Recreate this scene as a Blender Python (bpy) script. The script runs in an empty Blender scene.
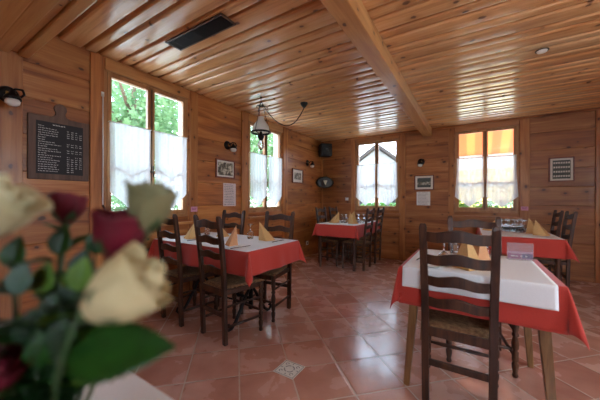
import bpy, bmesh, math, random
from mathutils import Vector, Matrix, Euler
PI = math.pi
C = bpy.context.scene.collection
R = random.Random(7)

# ------------------------------------------------------------------ room measures (metres)
XL, YB, H = -2.854, 5.475, 2.453          # left wall plane, back wall plane, ceiling height
XR, YR = 2.55, -1.7                       # unseen right and rear walls
EYE = 1.15

# ------------------------------------------------------------------ materials
def lin(c):
    return tuple(((v / 255) / 12.92 if v / 255 <= .04045 else ((v / 255 + .055) / 1.055) ** 2.4) for v in c) + (1,)

class NT:
    def __init__(s, name):
        s.m = bpy.data.materials.new(name); s.m.use_nodes = True
        s.t = s.m.node_tree; s.t.nodes.clear()
        s.out = s.n('ShaderNodeOutputMaterial')
    def n(s, typ, **k):
        o = s.t.nodes.new(typ)
        for a, b in k.items(): setattr(o, a, b)
        return o
    def l(s, a, b): s.t.links.new(a, b)
    def math(s, op, a, b=None, c=None, clamp=False):
        o = s.n('ShaderNodeMath', operation=op); o.use_clamp = clamp
        for i, v in enumerate((a, b, c)):
            if v is None: continue
            if isinstance(v, (int, float)): o.inputs[i].default_value = v
            else: s.l(v, o.inputs[i])
        return o.outputs[0]
    def vmul(s, a, v):
        o = s.n('ShaderNodeVectorMath', operation='MULTIPLY'); s.l(a, o.inputs[0]); o.inputs[1].default_value = v; return o.outputs[0]
    def vadd(s, a, b):
        o = s.n('ShaderNodeVectorMath', operation='ADD'); s.l(a, o.inputs[0]); s.l(b, o.inputs[1]); return o.outputs[0]
    def noise(s, vec, scale, detail=3, rough=.55, dist=0):
        o = s.n('ShaderNodeTexNoise'); s.l(vec, o.inputs['Vector']); o.inputs['Scale'].default_value = scale
        o.inputs['Detail'].default_value = detail; o.inputs['Roughness'].default_value = rough; o.inputs['Distortion'].default_value = dist
        return o.outputs['Fac']
    def ramp(s, fac, stops):
        o = s.n('ShaderNodeValToRGB'); e = o.color_ramp.elements
        while len(e) < len(stops): e.new(.5)
        for k, (p, c) in enumerate(stops): e[k].position = p; e[k].color = c if len(c) == 4 else lin(c)
        s.l(fac, o.inputs[0]); return o.outputs[0]
    def mix(s, fac, a, b, mode='MIX'):
        o = s.n('ShaderNodeMix', data_type='RGBA', blend_type=mode)
        for sock, v in ((o.inputs[0], fac), (o.inputs[6], a), (o.inputs[7], b)):
            if isinstance(v, (int, float)): sock.default_value = v
            elif isinstance(v, tuple): sock.default_value = v
            else: s.l(v, sock)
        return o.outputs[2]
    def smooth(s, v, lo, hi, a=0., b=1.):
        o = s.n('ShaderNodeMapRange', interpolation_type='SMOOTHSTEP'); s.l(v, o.inputs[0])
        for i, x in zip((1, 2, 3, 4), (lo, hi, a, b)): o.inputs[i].default_value = x
        return o.outputs[0]
    def coord(s): return s.n('ShaderNodeTexCoord').outputs['Object']
    def bump(s, h, strength=.2, dist=.01):
        o = s.n('ShaderNodeBump'); o.inputs['Strength'].default_value = strength; o.inputs['Distance'].default_value = dist
        s.l(h, o.inputs['Height']); return o.outputs[0]
    def bsdf(s, color=None, rough=.5, metal=0, coat=0, coat_rough=.1, normal=None, spec=.5, sheen=0):
        b = s.n('ShaderNodeBsdfPrincipled')
        if color is not None:
            if isinstance(color, tuple): b.inputs['Base Color'].default_value = color
            else: s.l(color, b.inputs['Base Color'])
        if isinstance(rough, (int, float)): b.inputs['Roughness'].default_value = rough
        else: s.l(rough, b.inputs['Roughness'])
        b.inputs['Metallic'].default_value = metal; b.inputs['Coat Weight'].default_value = coat
        b.inputs['Coat Roughness'].default_value = coat_rough; b.inputs['Specular IOR Level'].default_value = spec
        b.inputs['Sheen Weight'].default_value = sheen
        if normal is not None: s.l(normal, b.inputs['Normal'])
        return b
    def done(s, sh): s.l(sh.outputs[0], s.out.inputs[0]); return s.m

def plain(name, rgb, rough=.6, metal=0, var=.08, scale=30, coat=0, bump=0, sheen=0, spec=.5):
    t = NT(name); c = t.coord(); f = t.noise(c, scale, 3)
    d = tuple(v * (1 - var) for v in lin(rgb)[:3]) + (1,); u = tuple(min(1, v * (1 + var)) for v in lin(rgb)[:3]) + (1,)
    col = t.ramp(f, [(.3, d), (.7, u)])
    nb = t.bump(f, bump, .002) if bump else None
    return t.done(t.bsdf(col, rough, metal, coat, normal=nb, sheen=sheen, spec=spec))

def wood(name, dark, mid, light, axis=0, rough=.45, coat=0., knots=True, k=1., coat_rough=.15, tone=.22, knot=(60, 30, 16), spec=.5):
    t = NT(name); c = t.coord()
    a = t.n('ShaderNodeAttribute', attribute_name='rnd').outputs['Fac']
    rnd = t.math('ADD', a, t.math('MULTIPLY', t.n('ShaderNodeObjectInfo').outputs['Random'], 1.0))
    cm = t.n('ShaderNodeCombineXYZ')
    for i, m in enumerate((17.3, 29.1, 11.7)): t.l(t.math('MULTIPLY', rnd, m), cm.inputs[i])
    p = t.vadd(c, cm.outputs[0])
    def sc(al, ac): return tuple(al if i == axis else ac for i in range(3))
    n1 = t.noise(t.vmul(p, sc(.55 * k, 6 * k)), 1.5, 4, .55, .9)
    n2 = t.noise(t.vmul(p, sc(2.2 * k, 60 * k)), 1.4, 3, .6, .3)
    n3 = t.noise(p, 1.7 * k, 2)
    f = t.math('ADD', t.math('MULTIPLY', n1, .68), t.math('ADD', t.math('MULTIPLY', n2, .22), t.math('MULTIPLY', n3, .14)))
    col = t.ramp(f, [(.34, dark), (.5, mid), (.68, light)])
    frac = t.math('FRACT', t.math('MULTIPLY', rnd, 7.31))
    tn = t.n('ShaderNodeMapRange'); t.l(frac, tn.inputs[0]); tn.inputs[3].default_value = 1 - tone; tn.inputs[4].default_value = 1 + tone * .6
    mul = t.n('ShaderNodeCombineColor')
    for i in range(3): t.l(tn.outputs[0], mul.inputs[i])
    col = t.mix(1., col, mul.outputs[0], 'MULTIPLY')
    if knots:
        wob = t.n('ShaderNodeTexNoise'); t.l(p, wob.inputs['Vector']); wob.inputs['Scale'].default_value = 22
        pw = t.vadd(p, t.vmul(wob.outputs['Color'], (.018, .018, .018)))
        v = t.n('ShaderNodeTexVoronoi', voronoi_dimensions='2D'); v.inputs['Scale'].default_value = 1.; v.inputs['Randomness'].default_value = .95
        ps = t.n('ShaderNodeSeparateXYZ'); t.l(pw, ps.inputs[0]); oth = [i for i in range(3) if i != axis]
        pc = t.n('ShaderNodeCombineXYZ'); t.l(t.math('MULTIPLY', ps.outputs[axis], 3.4), pc.inputs[0])
        t.l(t.math('MULTIPLY', t.math('ADD', ps.outputs[oth[0]], ps.outputs[oth[1]]), 5.0), pc.inputs[1]); t.l(pc.outputs[0], v.inputs['Vector'])
        sep = t.n('ShaderNodeSeparateColor'); t.l(v.outputs['Color'], sep.inputs[0])
        on = t.math('GREATER_THAN', sep.outputs[0], .4)
        size = t.math('MULTIPLY_ADD', sep.outputs[1], .07, .03)
        rel = t.math('DIVIDE', v.outputs['Distance'], size)
        core = t.math('MULTIPLY', t.smooth(rel, .55, 1.2, 1, 0), on)
        halo = t.math('MULTIPLY', t.smooth(rel, .9, 3.6, .42, 0), on)
        col = t.mix(halo, col, lin(dark)); col = t.mix(t.math('MULTIPLY', core, .85), col, lin(knot))
    nb = t.bump(n2, .12, .002)
    return t.done(t.bsdf(col, rough, 0, coat, coat_rough, nb, spec=spec))

M = {}
M['pine_y'] = wood('pine_wall_y', (112, 58, 24), (172, 102, 48), (204, 140, 76), 1, .48, .1)
M['pine_x_shaded'] = wood('pine_wall_x_shaded', (104, 56, 26), (158, 96, 48), (188, 128, 74), 0, .48, .1)  # same pine as the left wall, darkened in colour for the weaker light
M['pine_z'] = wood('pine_post_z', (124, 68, 30), (172, 106, 52), (200, 138, 78), 2, .48, .1)
M['trim_y'] = wood('pine_trim_y', (150, 92, 48), (186, 126, 72), (206, 150, 92), 1, .42, .2, tone=.1)
M['trim_x'] = wood('pine_trim_x_shaded', (130, 76, 40), (166, 106, 60), (186, 128, 78), 0, .42, .2, tone=.1)  # same trim wood, with the back wall's shade put into its colour
M['ceil'] = wood('varnished_ceiling_pine', (180, 118, 66), (222, 168, 112), (240, 202, 152), 0, .32, .8, coat_rough=.17, tone=.14, knot=(78, 44, 26))
M['beam'] = wood('beam_pine', (164, 106, 58), (196, 140, 84), (216, 164, 106), 1, .36, .4, tone=.05, coat_rough=.2)
M['beam_x'] = wood('beam_pine_x', (170, 112, 58), (206, 150, 88), (224, 174, 112), 0, .36, .4, tone=.05, coat_rough=.2)
M['frame_w'] = wood('window_frame_wood', (132, 86, 48), (168, 116, 70), (190, 140, 92), 2, .45, .1, False, tone=.06)
M['chair'] = wood('dark_chair_wood', (34, 17, 9), (62, 33, 18), (92, 56, 32), 2, .46, .06, False, k=2.2, tone=.1)
M['oak'] = wood('honey_leg_wood', (96, 62, 32), (132, 92, 52), (160, 116, 70), 2, .42, .15, False, k=2, tone=.06)
M['board'] = wood('weathered_board_wood', (70, 50, 40), (98, 72, 58), (118, 90, 72), 2, .6, 0, False, k=1.4, tone=.05)
M['pic_frame'] = wood('red_brown_frame', (84, 34, 20), (118, 54, 32), (140, 74, 46), 0, .4, .2, False, k=3, tone=.1)
M['iron'] = plain('black_wrought_iron', (26, 25, 27), .45, .6, .25, 60, bump=.2)
M['black'] = plain('black_plastic', (16, 16, 18), .6, 0, .15, 40)
M['grey_metal'] = plain('dull_handle_metal', (86, 78, 66), .4, .8, .15)
M['white_china'] = plain('glazed_white_china', (235, 232, 226), .18, 0, .03)
M['white_plastic'] = plain('white_plastic', (232, 230, 226), .4, 0, .03)
M['red_cloth'] = plain('red_tablecloth_cotton', (192, 66, 55), .85, 0, .06, 240, bump=.25, sheen=.25, spec=.2)
M['white_cloth'] = plain('white_tablecloth_cotton', (238, 239, 240), .9, 0, .03, 260, bump=.25, spec=.2)
M['napkin'] = plain('ochre_paper_napkin', (214, 172, 116), .9, 0, .06, 90, spec=.2)
M['napkin2'] = plain('apricot_paper_napkin', (216, 160, 116), .9, 0, .06, 90, spec=.2)
M['paper'] = plain('white_paper', (226, 220, 214), .9, 0, .03)
M['pinkpaper'] = plain('pale_pink_card', (214, 150, 172), .8, 0, .05)
M['ink'] = plain('grey_print_ink', (120, 112, 112), .9, 0, .1)
M['mat_board'] = plain('pale_picture_mat', (222, 214, 200), .85, 0, .03)
M['chalk'] = plain('chalk_writing', (206, 204, 200), .95, 0, .06)
M['slate'] = plain('black_slate', (22, 22, 26), .6, 0, .3, 14)
M['brick_out'] = plain('outer_wall_render', (170, 150, 130), .9, 0, .08, 6)
M['silver'] = plain('steel_cutlery', (90, 90, 94), .25, 1, .1)
M['purple'] = plain('purple_card_print', (150, 70, 120), .7, 0, .2, 60)
M['yellow_wall'] = plain('yellow_render', (236, 204, 120), .9, 0, .04, 5)
M['lining'] = plain('pale_painted_lining', (226, 214, 196), .7, 0, .04, 8)
M['white_wall'] = plain('white_render', (168, 168, 170), .9, 0, .04, 5)
M['roof'] = plain('brown_roof_tiles', (58, 50, 48), .9, 0, .2, 12)
M['ground_out'] = plain('outdoor_ground', (206, 205, 198), .95, 0, .2, 1.2)
M['bark'] = plain('tree_bark', (92, 74, 58), .95, 0, .3, 12)
M['geranium'] = plain('red_geranium_bloom', (220, 50, 60), .8, 0, .2, 60)
M['terracotta'] = plain('terracotta_box', (150, 92, 66), .85, 0, .15, 20)

def rush():
    t = NT('woven_rush_seat'); c = t.coord(); s = t.n('ShaderNodeSeparateXYZ'); t.l(c, s.inputs[0])
    x = t.math('ABSOLUTE', s.outputs[0]); y = t.math('ABSOLUTE', t.math('SUBTRACT', s.outputs[1], .18))
    side = t.math('GREATER_THAN', x, y)
    co = t.math('ADD', t.math('MULTIPLY', side, x), t.math('MULTIPLY', t.math('SUBTRACT', 1., side), y))
    w = t.math('SINE', t.math('MULTIPLY', co, 900.)); n = t.noise(c, 40, 3)
    f = t.math('ADD', t.math('MULTIPLY', w, .16), n)
    col = t.ramp(f, [(.25, (96, 66, 40)), (.5, (146, 108, 72)), (.75, (184, 150, 110))])
    return t.done(t.bsdf(col, .6, normal=t.bump(w, .6, .004)))
M['rush'] = rush()

def floor_mat():
    t = NT('terracotta_floor_tiles'); c = t.coord()
    mp = t.n('ShaderNodeMapping', vector_type='POINT'); t.l(c, mp.inputs[0]); T = .335
    mp.inputs['Rotation'].default_value = (0, 0, -PI / 4)
    mp.inputs['Location'].default_value = (-.687 / 1, -1.831 / 1, 0)
    s = t.n('ShaderNodeSeparateXYZ'); t.l(mp.outputs[0], s.inputs[0])
    u = t.math('DIVIDE', s.outputs[0], T); v = t.math('DIVIDE', s.outputs[1], T)
    du = t.math('ABSOLUTE', t.math('SUBTRACT', t.math('FRACT', u), .5)); dv = t.math('ABSOLUTE', t.math('SUBTRACT', t.math('FRACT', v), .5))
    e = t.math('MAXIMUM', du, dv)                       # .5 on the joint
    e2 = t.math('ADD', e, t.math('MULTIPLY', t.math('SUBTRACT', t.noise(c, 26, 2), .5), .012))
    grout = t.smooth(e2, .4845, .4905)
    cm = t.n('ShaderNodeCombineXYZ'); t.l(t.math('FLOOR', u), cm.inputs[0]); t.l(t.math('FLOOR', v), cm.inputs[1])
    wn = t.n('ShaderNodeTexWhiteNoise', noise_dimensions='3D'); t.l(cm.outputs[0], wn.inputs['Vector'])
    mott = t.noise(t.vadd(c, t.vmul(wn.outputs['Color'], (5, 5, 5))), 4.2, 5, .5, .3)
    f = t.math('ADD', t.math('MULTIPLY', mott, .8), t.math('MULTIPLY', wn.outputs['Value'], .2))
    col = t.ramp(f, [(.2, (172, 114, 96)), (.5, (204, 150, 130)), (.8, (224, 182, 164))])
    col = t.mix(grout, col, lin((206, 184, 166)))
    rough = t.n('ShaderNodeMapRange'); t.l(mott, rough.inputs[0]); rough.inputs[1].default_value = .3; rough.inputs[2].default_value = .7
    rough.inputs[3].default_value = .2; rough.inputs[4].default_value = .32
    rg = t.math('ADD', rough.outputs[0], t.math('MULTIPLY', grout, .4))
    h = t.math('ADD', t.math('MULTIPLY', t.smooth(e2, .455, .49, 1, 0), .9), t.math('MULTIPLY', mott, .18))
    return t.done(t.bsdf(col, rg, coat=.7, coat_rough=.15, normal=t.bump(h, .35, .006)))
M['floor'] = floor_mat()

def glass_pane():
    t = NT('window_glass'); tr = t.n('ShaderNodeBsdfTransparent'); gl = t.n('ShaderNodeBsdfGlossy'); gl.inputs['Roughness'].default_value = .02
    lw = t.n('ShaderNodeLayerWeight'); lw.inputs[0].default_value = .5; fr = t.math('MULTIPLY_ADD', t.math('POWER', lw.outputs['Facing'], 5.), .6, .03)
    m = t.n('ShaderNodeMixShader'); t.l(fr, m.inputs[0]); t.l(tr.outputs[0], m.inputs[1]); t.l(gl.outputs[0], m.inputs[2])
    return t.done(m)
M['pane'] = glass_pane()
def glass_solid(name, tint=(1, 1, 1, 1)):
    t = NT(name); b = t.bsdf(tint, .02); b.inputs['Transmission Weight'].default_value = 1; b.inputs['IOR'].default_value = 1.45
    return t.done(b)
M['glass'] = glass_solid('clear_drinking_glass', (.96, .97, .97, 1))
def sheer(name, rgb, alpha, lace=False):
    t = NT(name); c = t.coord(); d = t.n('ShaderNodeBsdfDiffuse'); tl = t.n('ShaderNodeBsdfTranslucent'); tr = t.n('ShaderNodeBsdfTransparent')
    d.inputs[0].default_value = lin(rgb); tl.inputs[0].default_value = lin(rgb)
    m = t.n('ShaderNodeMixShader'); m.inputs[0].default_value = .28; t.l(d.outputs[0], m.inputs[1]); t.l(tl.outputs[0], m.inputs[2])
    m2 = t.n('ShaderNodeMixShader'); n = t.noise(c, 55, 2)
    fac = t.n('ShaderNodeMapRange'); t.l(n, fac.inputs[0]); fac.inputs[3].default_value = alpha - .08; fac.inputs[4].default_value = min(1, alpha + .08)
    t.l(fac.outputs[0], m2.inputs[0]); t.l(tr.outputs[0], m2.inputs[1]); t.l(m.outputs[0], m2.inputs[2])
    return t.done(m2)
M['acrylic'] = sheer('frosted_acrylic', (200, 186, 190), .2)
M['curtain'] = sheer('white_sheer_curtain', (240, 243, 246), .88)
M['lace'] = sheer('white_curtain_lace', (244, 244, 244), .95)
def leafmat(name, a, b, trans=.45, scale=9, rough=.45, vein=False):
    t = NT(name); c = t.coord(); f = t.noise(c, scale, 3)
    col = t.ramp(f, [(.3, a), (.7, b)])
    p = t.bsdf(col, rough); tl = t.n('ShaderNodeBsdfTranslucent'); t.l(col, tl.inputs[0])
    m = t.n('ShaderNodeMixShader'); m.inputs[0].default_value = trans; t.l(p.outputs[0], m.inputs[1]); t.l(tl.outputs[0], m.inputs[2])
    return t.done(m)
M['tree_leaf'] = leafmat('tree_foliage', (84, 120, 78), (134, 166, 114), .5, 2)
M['tree_leaf2'] = leafmat('tree_foliage_dark', (76, 114, 80), (122, 158, 112), .5, 2)
M['shrub_leaf'] = leafmat('window_box_foliage', (60, 120, 44), (120, 176, 70), .4, 14)
M['rose_leaf'] = leafmat('rose_leaf_green', (20, 58, 14), (46, 96, 30), .3, 30, .35)
M['rose_leaf2'] = leafmat('rose_leaf_dark', (14, 40, 18), (36, 74, 32), .25, 30, .4)
M['bright_leaf'] = leafmat('fresh_leaf_green', (84, 128, 40), (132, 170, 66), .4, 30)
M['grey_leaf'] = leafmat('silvery_leaf', (66, 92, 74), (104, 130, 112), .3, 30)
M['stem'] = plain('green_stem', (46, 72, 36), .5, 0, .15, 40)
M['rose_red'] = leafmat('crimson_petal', (80, 6, 24), (126, 14, 40), .2, 18, .55)
M['rose_cream'] = leafmat('cream_petal', (206, 196, 150), (230, 222, 184), .3, 14, .6)
M['rose_green_backlit'] = leafmat('greenish_cream_petal_backlit', (108, 104, 68), (140, 134, 96), .12, 14, .6)  # greenish cream, darkened in the colour because the bud is seen against light
M['rose_yellow'] = leafmat('yellowish_cream_petal', (196, 178, 128), (220, 204, 158), .12, 14, .6)
M['opal'] = leafmat('opal_lamp_glass', (236, 234, 228), (246, 244, 240), .7, 4, .2)
def awning():
    t = NT('orange_striped_awning'); c = t.coord(); s = t.n('ShaderNodeSeparateXYZ'); t.l(c, s.inputs[0])
    w = t.math('SINE', t.math('MULTIPLY', s.outputs[0], 22.)); f = t.smooth(w, -.3, .3)
    col = t.mix(f, lin((222, 148, 108)), lin((232, 168, 116)))
    d = t.n('ShaderNodeBsdfDiffuse'); tl = t.n('ShaderNodeBsdfTranslucent'); t.l(col, d.inputs[0]); t.l(col, tl.inputs[0])
    m = t.n('ShaderNodeMixShader'); m.inputs[0].default_value = .65; t.l(d.outputs[0], m.inputs[1]); t.l(tl.outputs[0], m.inputs[2])
    return t.done(m)
M['awning'] = awning()
def old_photo(name, dark, light, sc):
    t = NT(name); c = t.coord(); f = t.noise(c, sc, 4, .6, .6); col = t.ramp(f, [(.4, dark), (.5, (130, 120, 100)), (.58, light)])
    return t.done(t.bsdf(col, .5))
M['old_photo'] = old_photo('sepia_photograph', (70, 60, 50), (212, 200, 176), 16)
M['old_print'] = old_photo('grey_print', (90, 92, 84), (196, 192, 176), 22)
M['dark_print'] = plain('dark_grey_green_print', (74, 80, 72), .6, 0, .3, 30)
M['emblem'] = plain('pale_cream_emblem', (206, 196, 170), .6, 0, .05)
M['brass'] = plain('aged_brass', (150, 112, 60), .35, .9, .15)

# ------------------------------------------------------------------ mesh helpers
class MB:
    def __init__(s): s.bm = bmesh.new(); s.r = s.bm.faces.layers.float.new('rnd'); s.v = 0.
    def faces(s, fs):
        for f in fs: f[s.r] = s.v
    def box(s, x0, x1, y0, y1, z0, z1, mat=None):
        v = [s.bm.verts.new(Vector((x, y, z)) if mat is None else mat @ Vector((x, y, z))) for x in (x0, x1) for y in (y0, y1) for z in (z0, z1)]
        q = ((0, 1, 3, 2), (4, 6, 7, 5), (0, 4, 5, 1), (2, 3, 7, 6), (0, 2, 6, 4), (1, 5, 7, 3))
        s.faces([s.bm.faces.new([v[i] for i in f]) for f in q]); return s
    def tube(s, pts, rad, n=8, caps=True, squash=None):
        pts = [Vector(p) for p in pts]; rad = rad if isinstance(rad, (list, tuple)) else [rad] * len(pts)
        up = None; rings = []
        for i, p in enumerate(pts):
            d = (pts[min(i + 1, len(pts) - 1)] - pts[max(i - 1, 0)]).normalized()
            if up is None:
                up = Vector((0, 0, 1)) if abs(d.z) < .9 else Vector((1, 0, 0))
            up = (up - d * up.dot(d)).normalized(); sd = d.cross(up)
            rings.append([s.bm.verts.new(p + (up * math.cos(2 * PI * k / n) * (squash or 1) + sd * math.sin(2 * PI * k / n)) * rad[i]) for k in range(n)])
        fs = []
        for a, b in zip(rings, rings[1:]):
            for k in range(n): fs.append(s.bm.faces.new((a[k], a[(k + 1) % n], b[(k + 1) % n], b[k])))
        if caps: fs += [s.bm.faces.new(rings[0][::-1]), s.bm.faces.new(rings[-1])]
        for f in fs: f.smooth = True
        s.faces(fs); return s
    def lathe(s, prof, o=(0, 0, 0), n=20, mat=None, closed=False):
        rings = []
        for r, z in prof:
            ring = []
            for k in range(n):
                p = Vector((o[0] + r * math.cos(2 * PI * k / n), o[1] + r * math.sin(2 * PI * k / n), o[2] + z))
                ring.append(s.bm.verts.new(mat @ p if mat else p))
            rings.append(ring)
        fs = []
        pr = list(zip(rings, rings[1:])) + ([(rings[-1], rings[0])] if closed else [])
        for a, b in pr:
            for k in range(n): fs.append(s.bm.faces.new((a[k], a[(k + 1) % n], b[(k + 1) % n], b[k])))
        if not closed:
            if prof[0][0] > 1e-4: fs.append(s.bm.faces.new(rings[0][::-1]))
            if prof[-1][0] > 1e-4: fs.append(s.bm.faces.new(rings[-1]))
        for f in fs: f.smooth = True
        s.faces(fs); return s
    def prism(s, poly, thick, mat=None):     # poly in XZ, extruded along Y from 0 to thick
        m = mat or Matrix()
        a = [s.bm.verts.new(m @ Vector((x, 0, z))) for x, z in poly]; b = [s.bm.verts.new(m @ Vector((x, thick, z))) for x, z in poly]
        fs = [s.bm.faces.new(a), s.bm.faces.new(b[::-1])]
        n = len(poly)
        for k in range(n): fs.append(s.bm.faces.new((a[k], b[k], b[(k + 1) % n], a[(k + 1) % n])))
        s.faces(fs); return s
    def grid(s, rows, smooth=True):
        v = [[s.bm.verts.new(p) for p in r] for r in rows]; fs = []
        for a, b in zip(v, v[1:]):
            for k in range(len(a) - 1): fs.append(s.bm.faces.new((a[k], a[k + 1], b[k + 1], b[k])))
        for f in fs: f.smooth = smooth
        s.faces(fs); return s

def obj(name, mb, m, parent=None, bevel=0, loc=None, solid=0, normals=True):
    if normals: bmesh.ops.recalc_face_normals(mb.bm, faces=mb.bm.faces)
    me = bpy.data.meshes.new(name); mb.bm.to_mesh(me); mb.bm.free()
    me.materials.append(m if not isinstance(m, str) else M[m])
    o = bpy.data.objects.new(name, me); C.objects.link(o)
    if parent: o.parent = parent
    if loc: o.location = loc
    if solid:
        d = o.modifiers.new('solid', 'SOLIDIFY'); d.thickness = solid; d.offset = 0
    if bevel:
        b = o.modifiers.new('bevel', 'BEVEL'); b.width = bevel; b.segments = 2; b.limit_method = 'ANGLE'; b.angle_limit = .6
    return o
def thing(name, label, cat, loc=(0, 0, 0), rz=0, group=None):
    o = bpy.data.objects.new(name, None); o.empty_display_size = .1; C.objects.link(o); o.location = loc; o.rotation_euler = (0, 0, rz)
    return tag(o, label, cat, group)
def tag(o, label, cat, group=None):
    o['label'] = label; o['category'] = cat
    if group: o['group'] = group
    return o
def struct(o): o['kind'] = 'structure'; return o
def dup(root, loc, rz, label, group=None):
    r = root.copy(); C.objects.link(r); r.location = loc; r.rotation_euler = (0, 0, rz); r['label'] = label
    if group: r['group'] = group
    def kids(a, b):
        for ch in list(a.children):
            c = ch.copy(); C.objects.link(c); c.parent = b; kids(ch, c)
    kids(root, r); return r

# ------------------------------------------------------------------ setting: floor, ceiling, walls
T = .17                                                # wall thickness
def wall_u(side):                                      # (u along wall, w out of the room, z) -> world
    if side == 'L': return lambda u, w, z: Vector((XL - w, u, z))
    return lambda u, w, z: Vector((u, YB + w, z))
def ubox(mb, side, u0, u1, w0, w1, z0, z1):
    if side == 'L': return mb.box(XL - w1, XL - w0, u0, u1, z0, z1)
    return mb.box(u0, u1, YB + w0, YB + w1, z0, z1)

fl = MB(); fl.box(XL - T, XR + .1, YR - .1, YB + T, -.12, 0)
floor = struct(obj('floor', fl, 'floor'))
it = MB(); it.box(-.08, .08, -.08, .08, -.004, .0012)
inset = obj('inset_tile', it, plain('grey_white_inset_tile', (228, 224, 214), .35, 0, .04), floor, loc=(-1.046, 1.54, 0)); inset['label'] = 'small pale patterned inset tile'
pt = MB()
def flat_ring(mb, r0, r1, a0, a1, z, cx=0, cy=0, n=10):
    rows = [[Vector((cx + r * math.cos(a0 + (a1 - a0) * k / n), cy + r * math.sin(a0 + (a1 - a0) * k / n), z)) for k in range(n + 1)] for r in (r0, r1)]
    mb.grid(rows, False)
z = .0016
for k in range(4):
    a = k * PI / 2
    flat_ring(pt, .030, .037, a + .12, a + PI / 2 - .12, z)
    flat_ring(pt, .012, .018, a + .5, a + 1.9, z, .02 * math.cos(a + .7), .02 * math.sin(a + .7))
    cx, cy = .057 * math.cos(a + PI / 4), .057 * math.sin(a + PI / 4)
    flat_ring(pt, .008, .013, 0, 2 * PI * .8, z, cx * 1.05, cy * 1.05)
    flat_ring(pt, .004, .009, a, a + PI, z, .058 * math.cos(a), .058 * math.sin(a))
for s in (-1, 1):
    pt.box(-.074, .074, s * .0715 - .0018, s * .0715 + .0018, .0012, z); pt.box(s * .0715 - .0018, s * .0715 + .0018, -.0697, .0697, .0012, z)
obj('tile_pattern', pt, plain('dark_tile_glaze', (112, 108, 104), .4), inset)

# ceiling: wide varnished boards with a narrow recessed strip between them, running along X
cb = MB(); y = YR; k = 0
while y < YB + .1:
    for y0, y1, zb, cr in ((y, y + .152, H, .0034), (y + .178, y + .257, H + .003, .0030)):   # crowned boards with rounded edges
        cb.v = R.random(); ns = 16; prof = []
        for k in range(ns + 1):
            u = k / ns * 2 - 1; prof.append((y0 + (y1 - y0) * k / ns, zb + cr * u * u + .010 * max(0, (abs(u) - .82) / .18) ** 2))
        cb.grid([[Vector((x, a, b)) for a, b in prof] for x in (XL - .02, XR)])
        for a, b in (prof[0], prof[-1]): cb.grid([[Vector((x, a, b)), Vector((x, a, H + .055))] for x in (XL - .02, XR)], False)
    y += .283
cb.v = .5; cb.box(XL - T, XR + .1, YR - .1, YB + T, H + .054, H + .13)
struct(obj('ceiling', cb, 'ceil', normals=False))

WZ0, WZ1, WW = .955, 2.352, .88
ROWS = [0, .26, .53, .80, 1.08, 1.36, 1.64, 1.92, 2.19, H + .02]
def plank_wall(name, side, u0, u1, wins, posts, m, mirror=None):
    mb = MB(); cuts = sorted({u0, u1} | {(a + b) / 2 for a, b in posts} | {w for w in wins} | {w + WW for w in wins})
    for z0, z1 in zip(ROWS, ROWS[1:]):
        for a, b in zip(cuts, cuts[1:]):
            mb.v = R.random()
            inw = any(w - .001 <= a and b <= w + WW + .001 for w in wins)
            if not inw: ubox(mb, side, a, b, 0, .03, z0, z1)
            else:
                if z0 < WZ0 - .01: ubox(mb, side, a, b, 0, .03, z0, min(z1, WZ0))
                if z1 > WZ1 + .01: ubox(mb, side, a, b, 0, .03, max(z0, WZ1), z1)
    mb.v = .3
    for a, b in zip(cuts, cuts[1:]):
        inw = any(w - .001 <= a and b <= w + WW + .001 for w in wins)
        if not inw: ubox(mb, side, a, b, .028, T, 0, H + .1)
        else: ubox(mb, side, a, b, .028, T, 0, WZ0); ubox(mb, side, a, b, .028, T, WZ1, H + .1)
    return struct(obj(name, mb, m, bevel=.007))
WL = [1.17, 3.07]; WBk = [-2.06, -.25]
PL = [(.44, .629), (1.055, 1.162), (2.062, 2.168), (2.925, 3.062), (3.962, 4.10)]
PB = [(-2.15, -2.072), (-1.168, -1.06), (-.345, -.262), (.64, .765), (1.474, 1.62)]
plank_wall('wall_left', 'L', YR - .1, YB + .0, WL, PL, 'pine_y')
plank_wall('wall_back', 'B', XL - T, XR + .1, WBk, PB, 'pine_x_shaded')
n = 0
for side, ps in (('L', PL), ('B', PB)):
    for a, b in ps:
        n += 1; mb = MB(); mb.v = R.random(); ubox(mb, side, a, b, -.022, 0, 0, H - .002)
        struct(obj('trim_%d' % n, mb, 'pine_z', bevel=.004))
for side, wins in (('L', WL), ('B', WBk)):             # head boards over the windows
    for w in wins:
        n += 1; mb = MB(); mb.v = R.random()
        ubox(mb, side, w + .0, w + WW, -.018, 0, WZ1 - .012, H - .002)
        struct(obj('trim_%d' % n, mb, 'trim_y' if side == 'L' else 'trim_x', bevel=.004))
n += 1; mb = MB(); ubox(mb, 'B', XL + .002, XR, -.035, 0, H - .03, H - .0005); struct(obj('trim_%d' % n, mb, 'pine_x_shaded', bevel=.006))
mb = MB(); mb.box(XL + .002, XL + .03, YB - .03, YB - .002, 0, H - .035); n += 1; struct(obj('trim_%d' % n, mb, 'pine_z', bevel=.004))
for nm, args in (('baseboard_left', ('L', YR, YB - .04)), ('baseboard_back', ('B', XL + .04, XR))):
    mb = MB(); side, a, b = args
    ps = sorted(PL if side == 'L' else PB); e = [a] + [x for p in ps for x in p] + [b]
    for i in range(0, len(e), 2): ubox(mb, side, e[i] + .001, e[i + 1] - .001, -.014, 0, 0, .075)
    struct(obj(nm, mb, 'pine_y' if side == 'L' else 'pine_x_shaded', bevel=.004))

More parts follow.
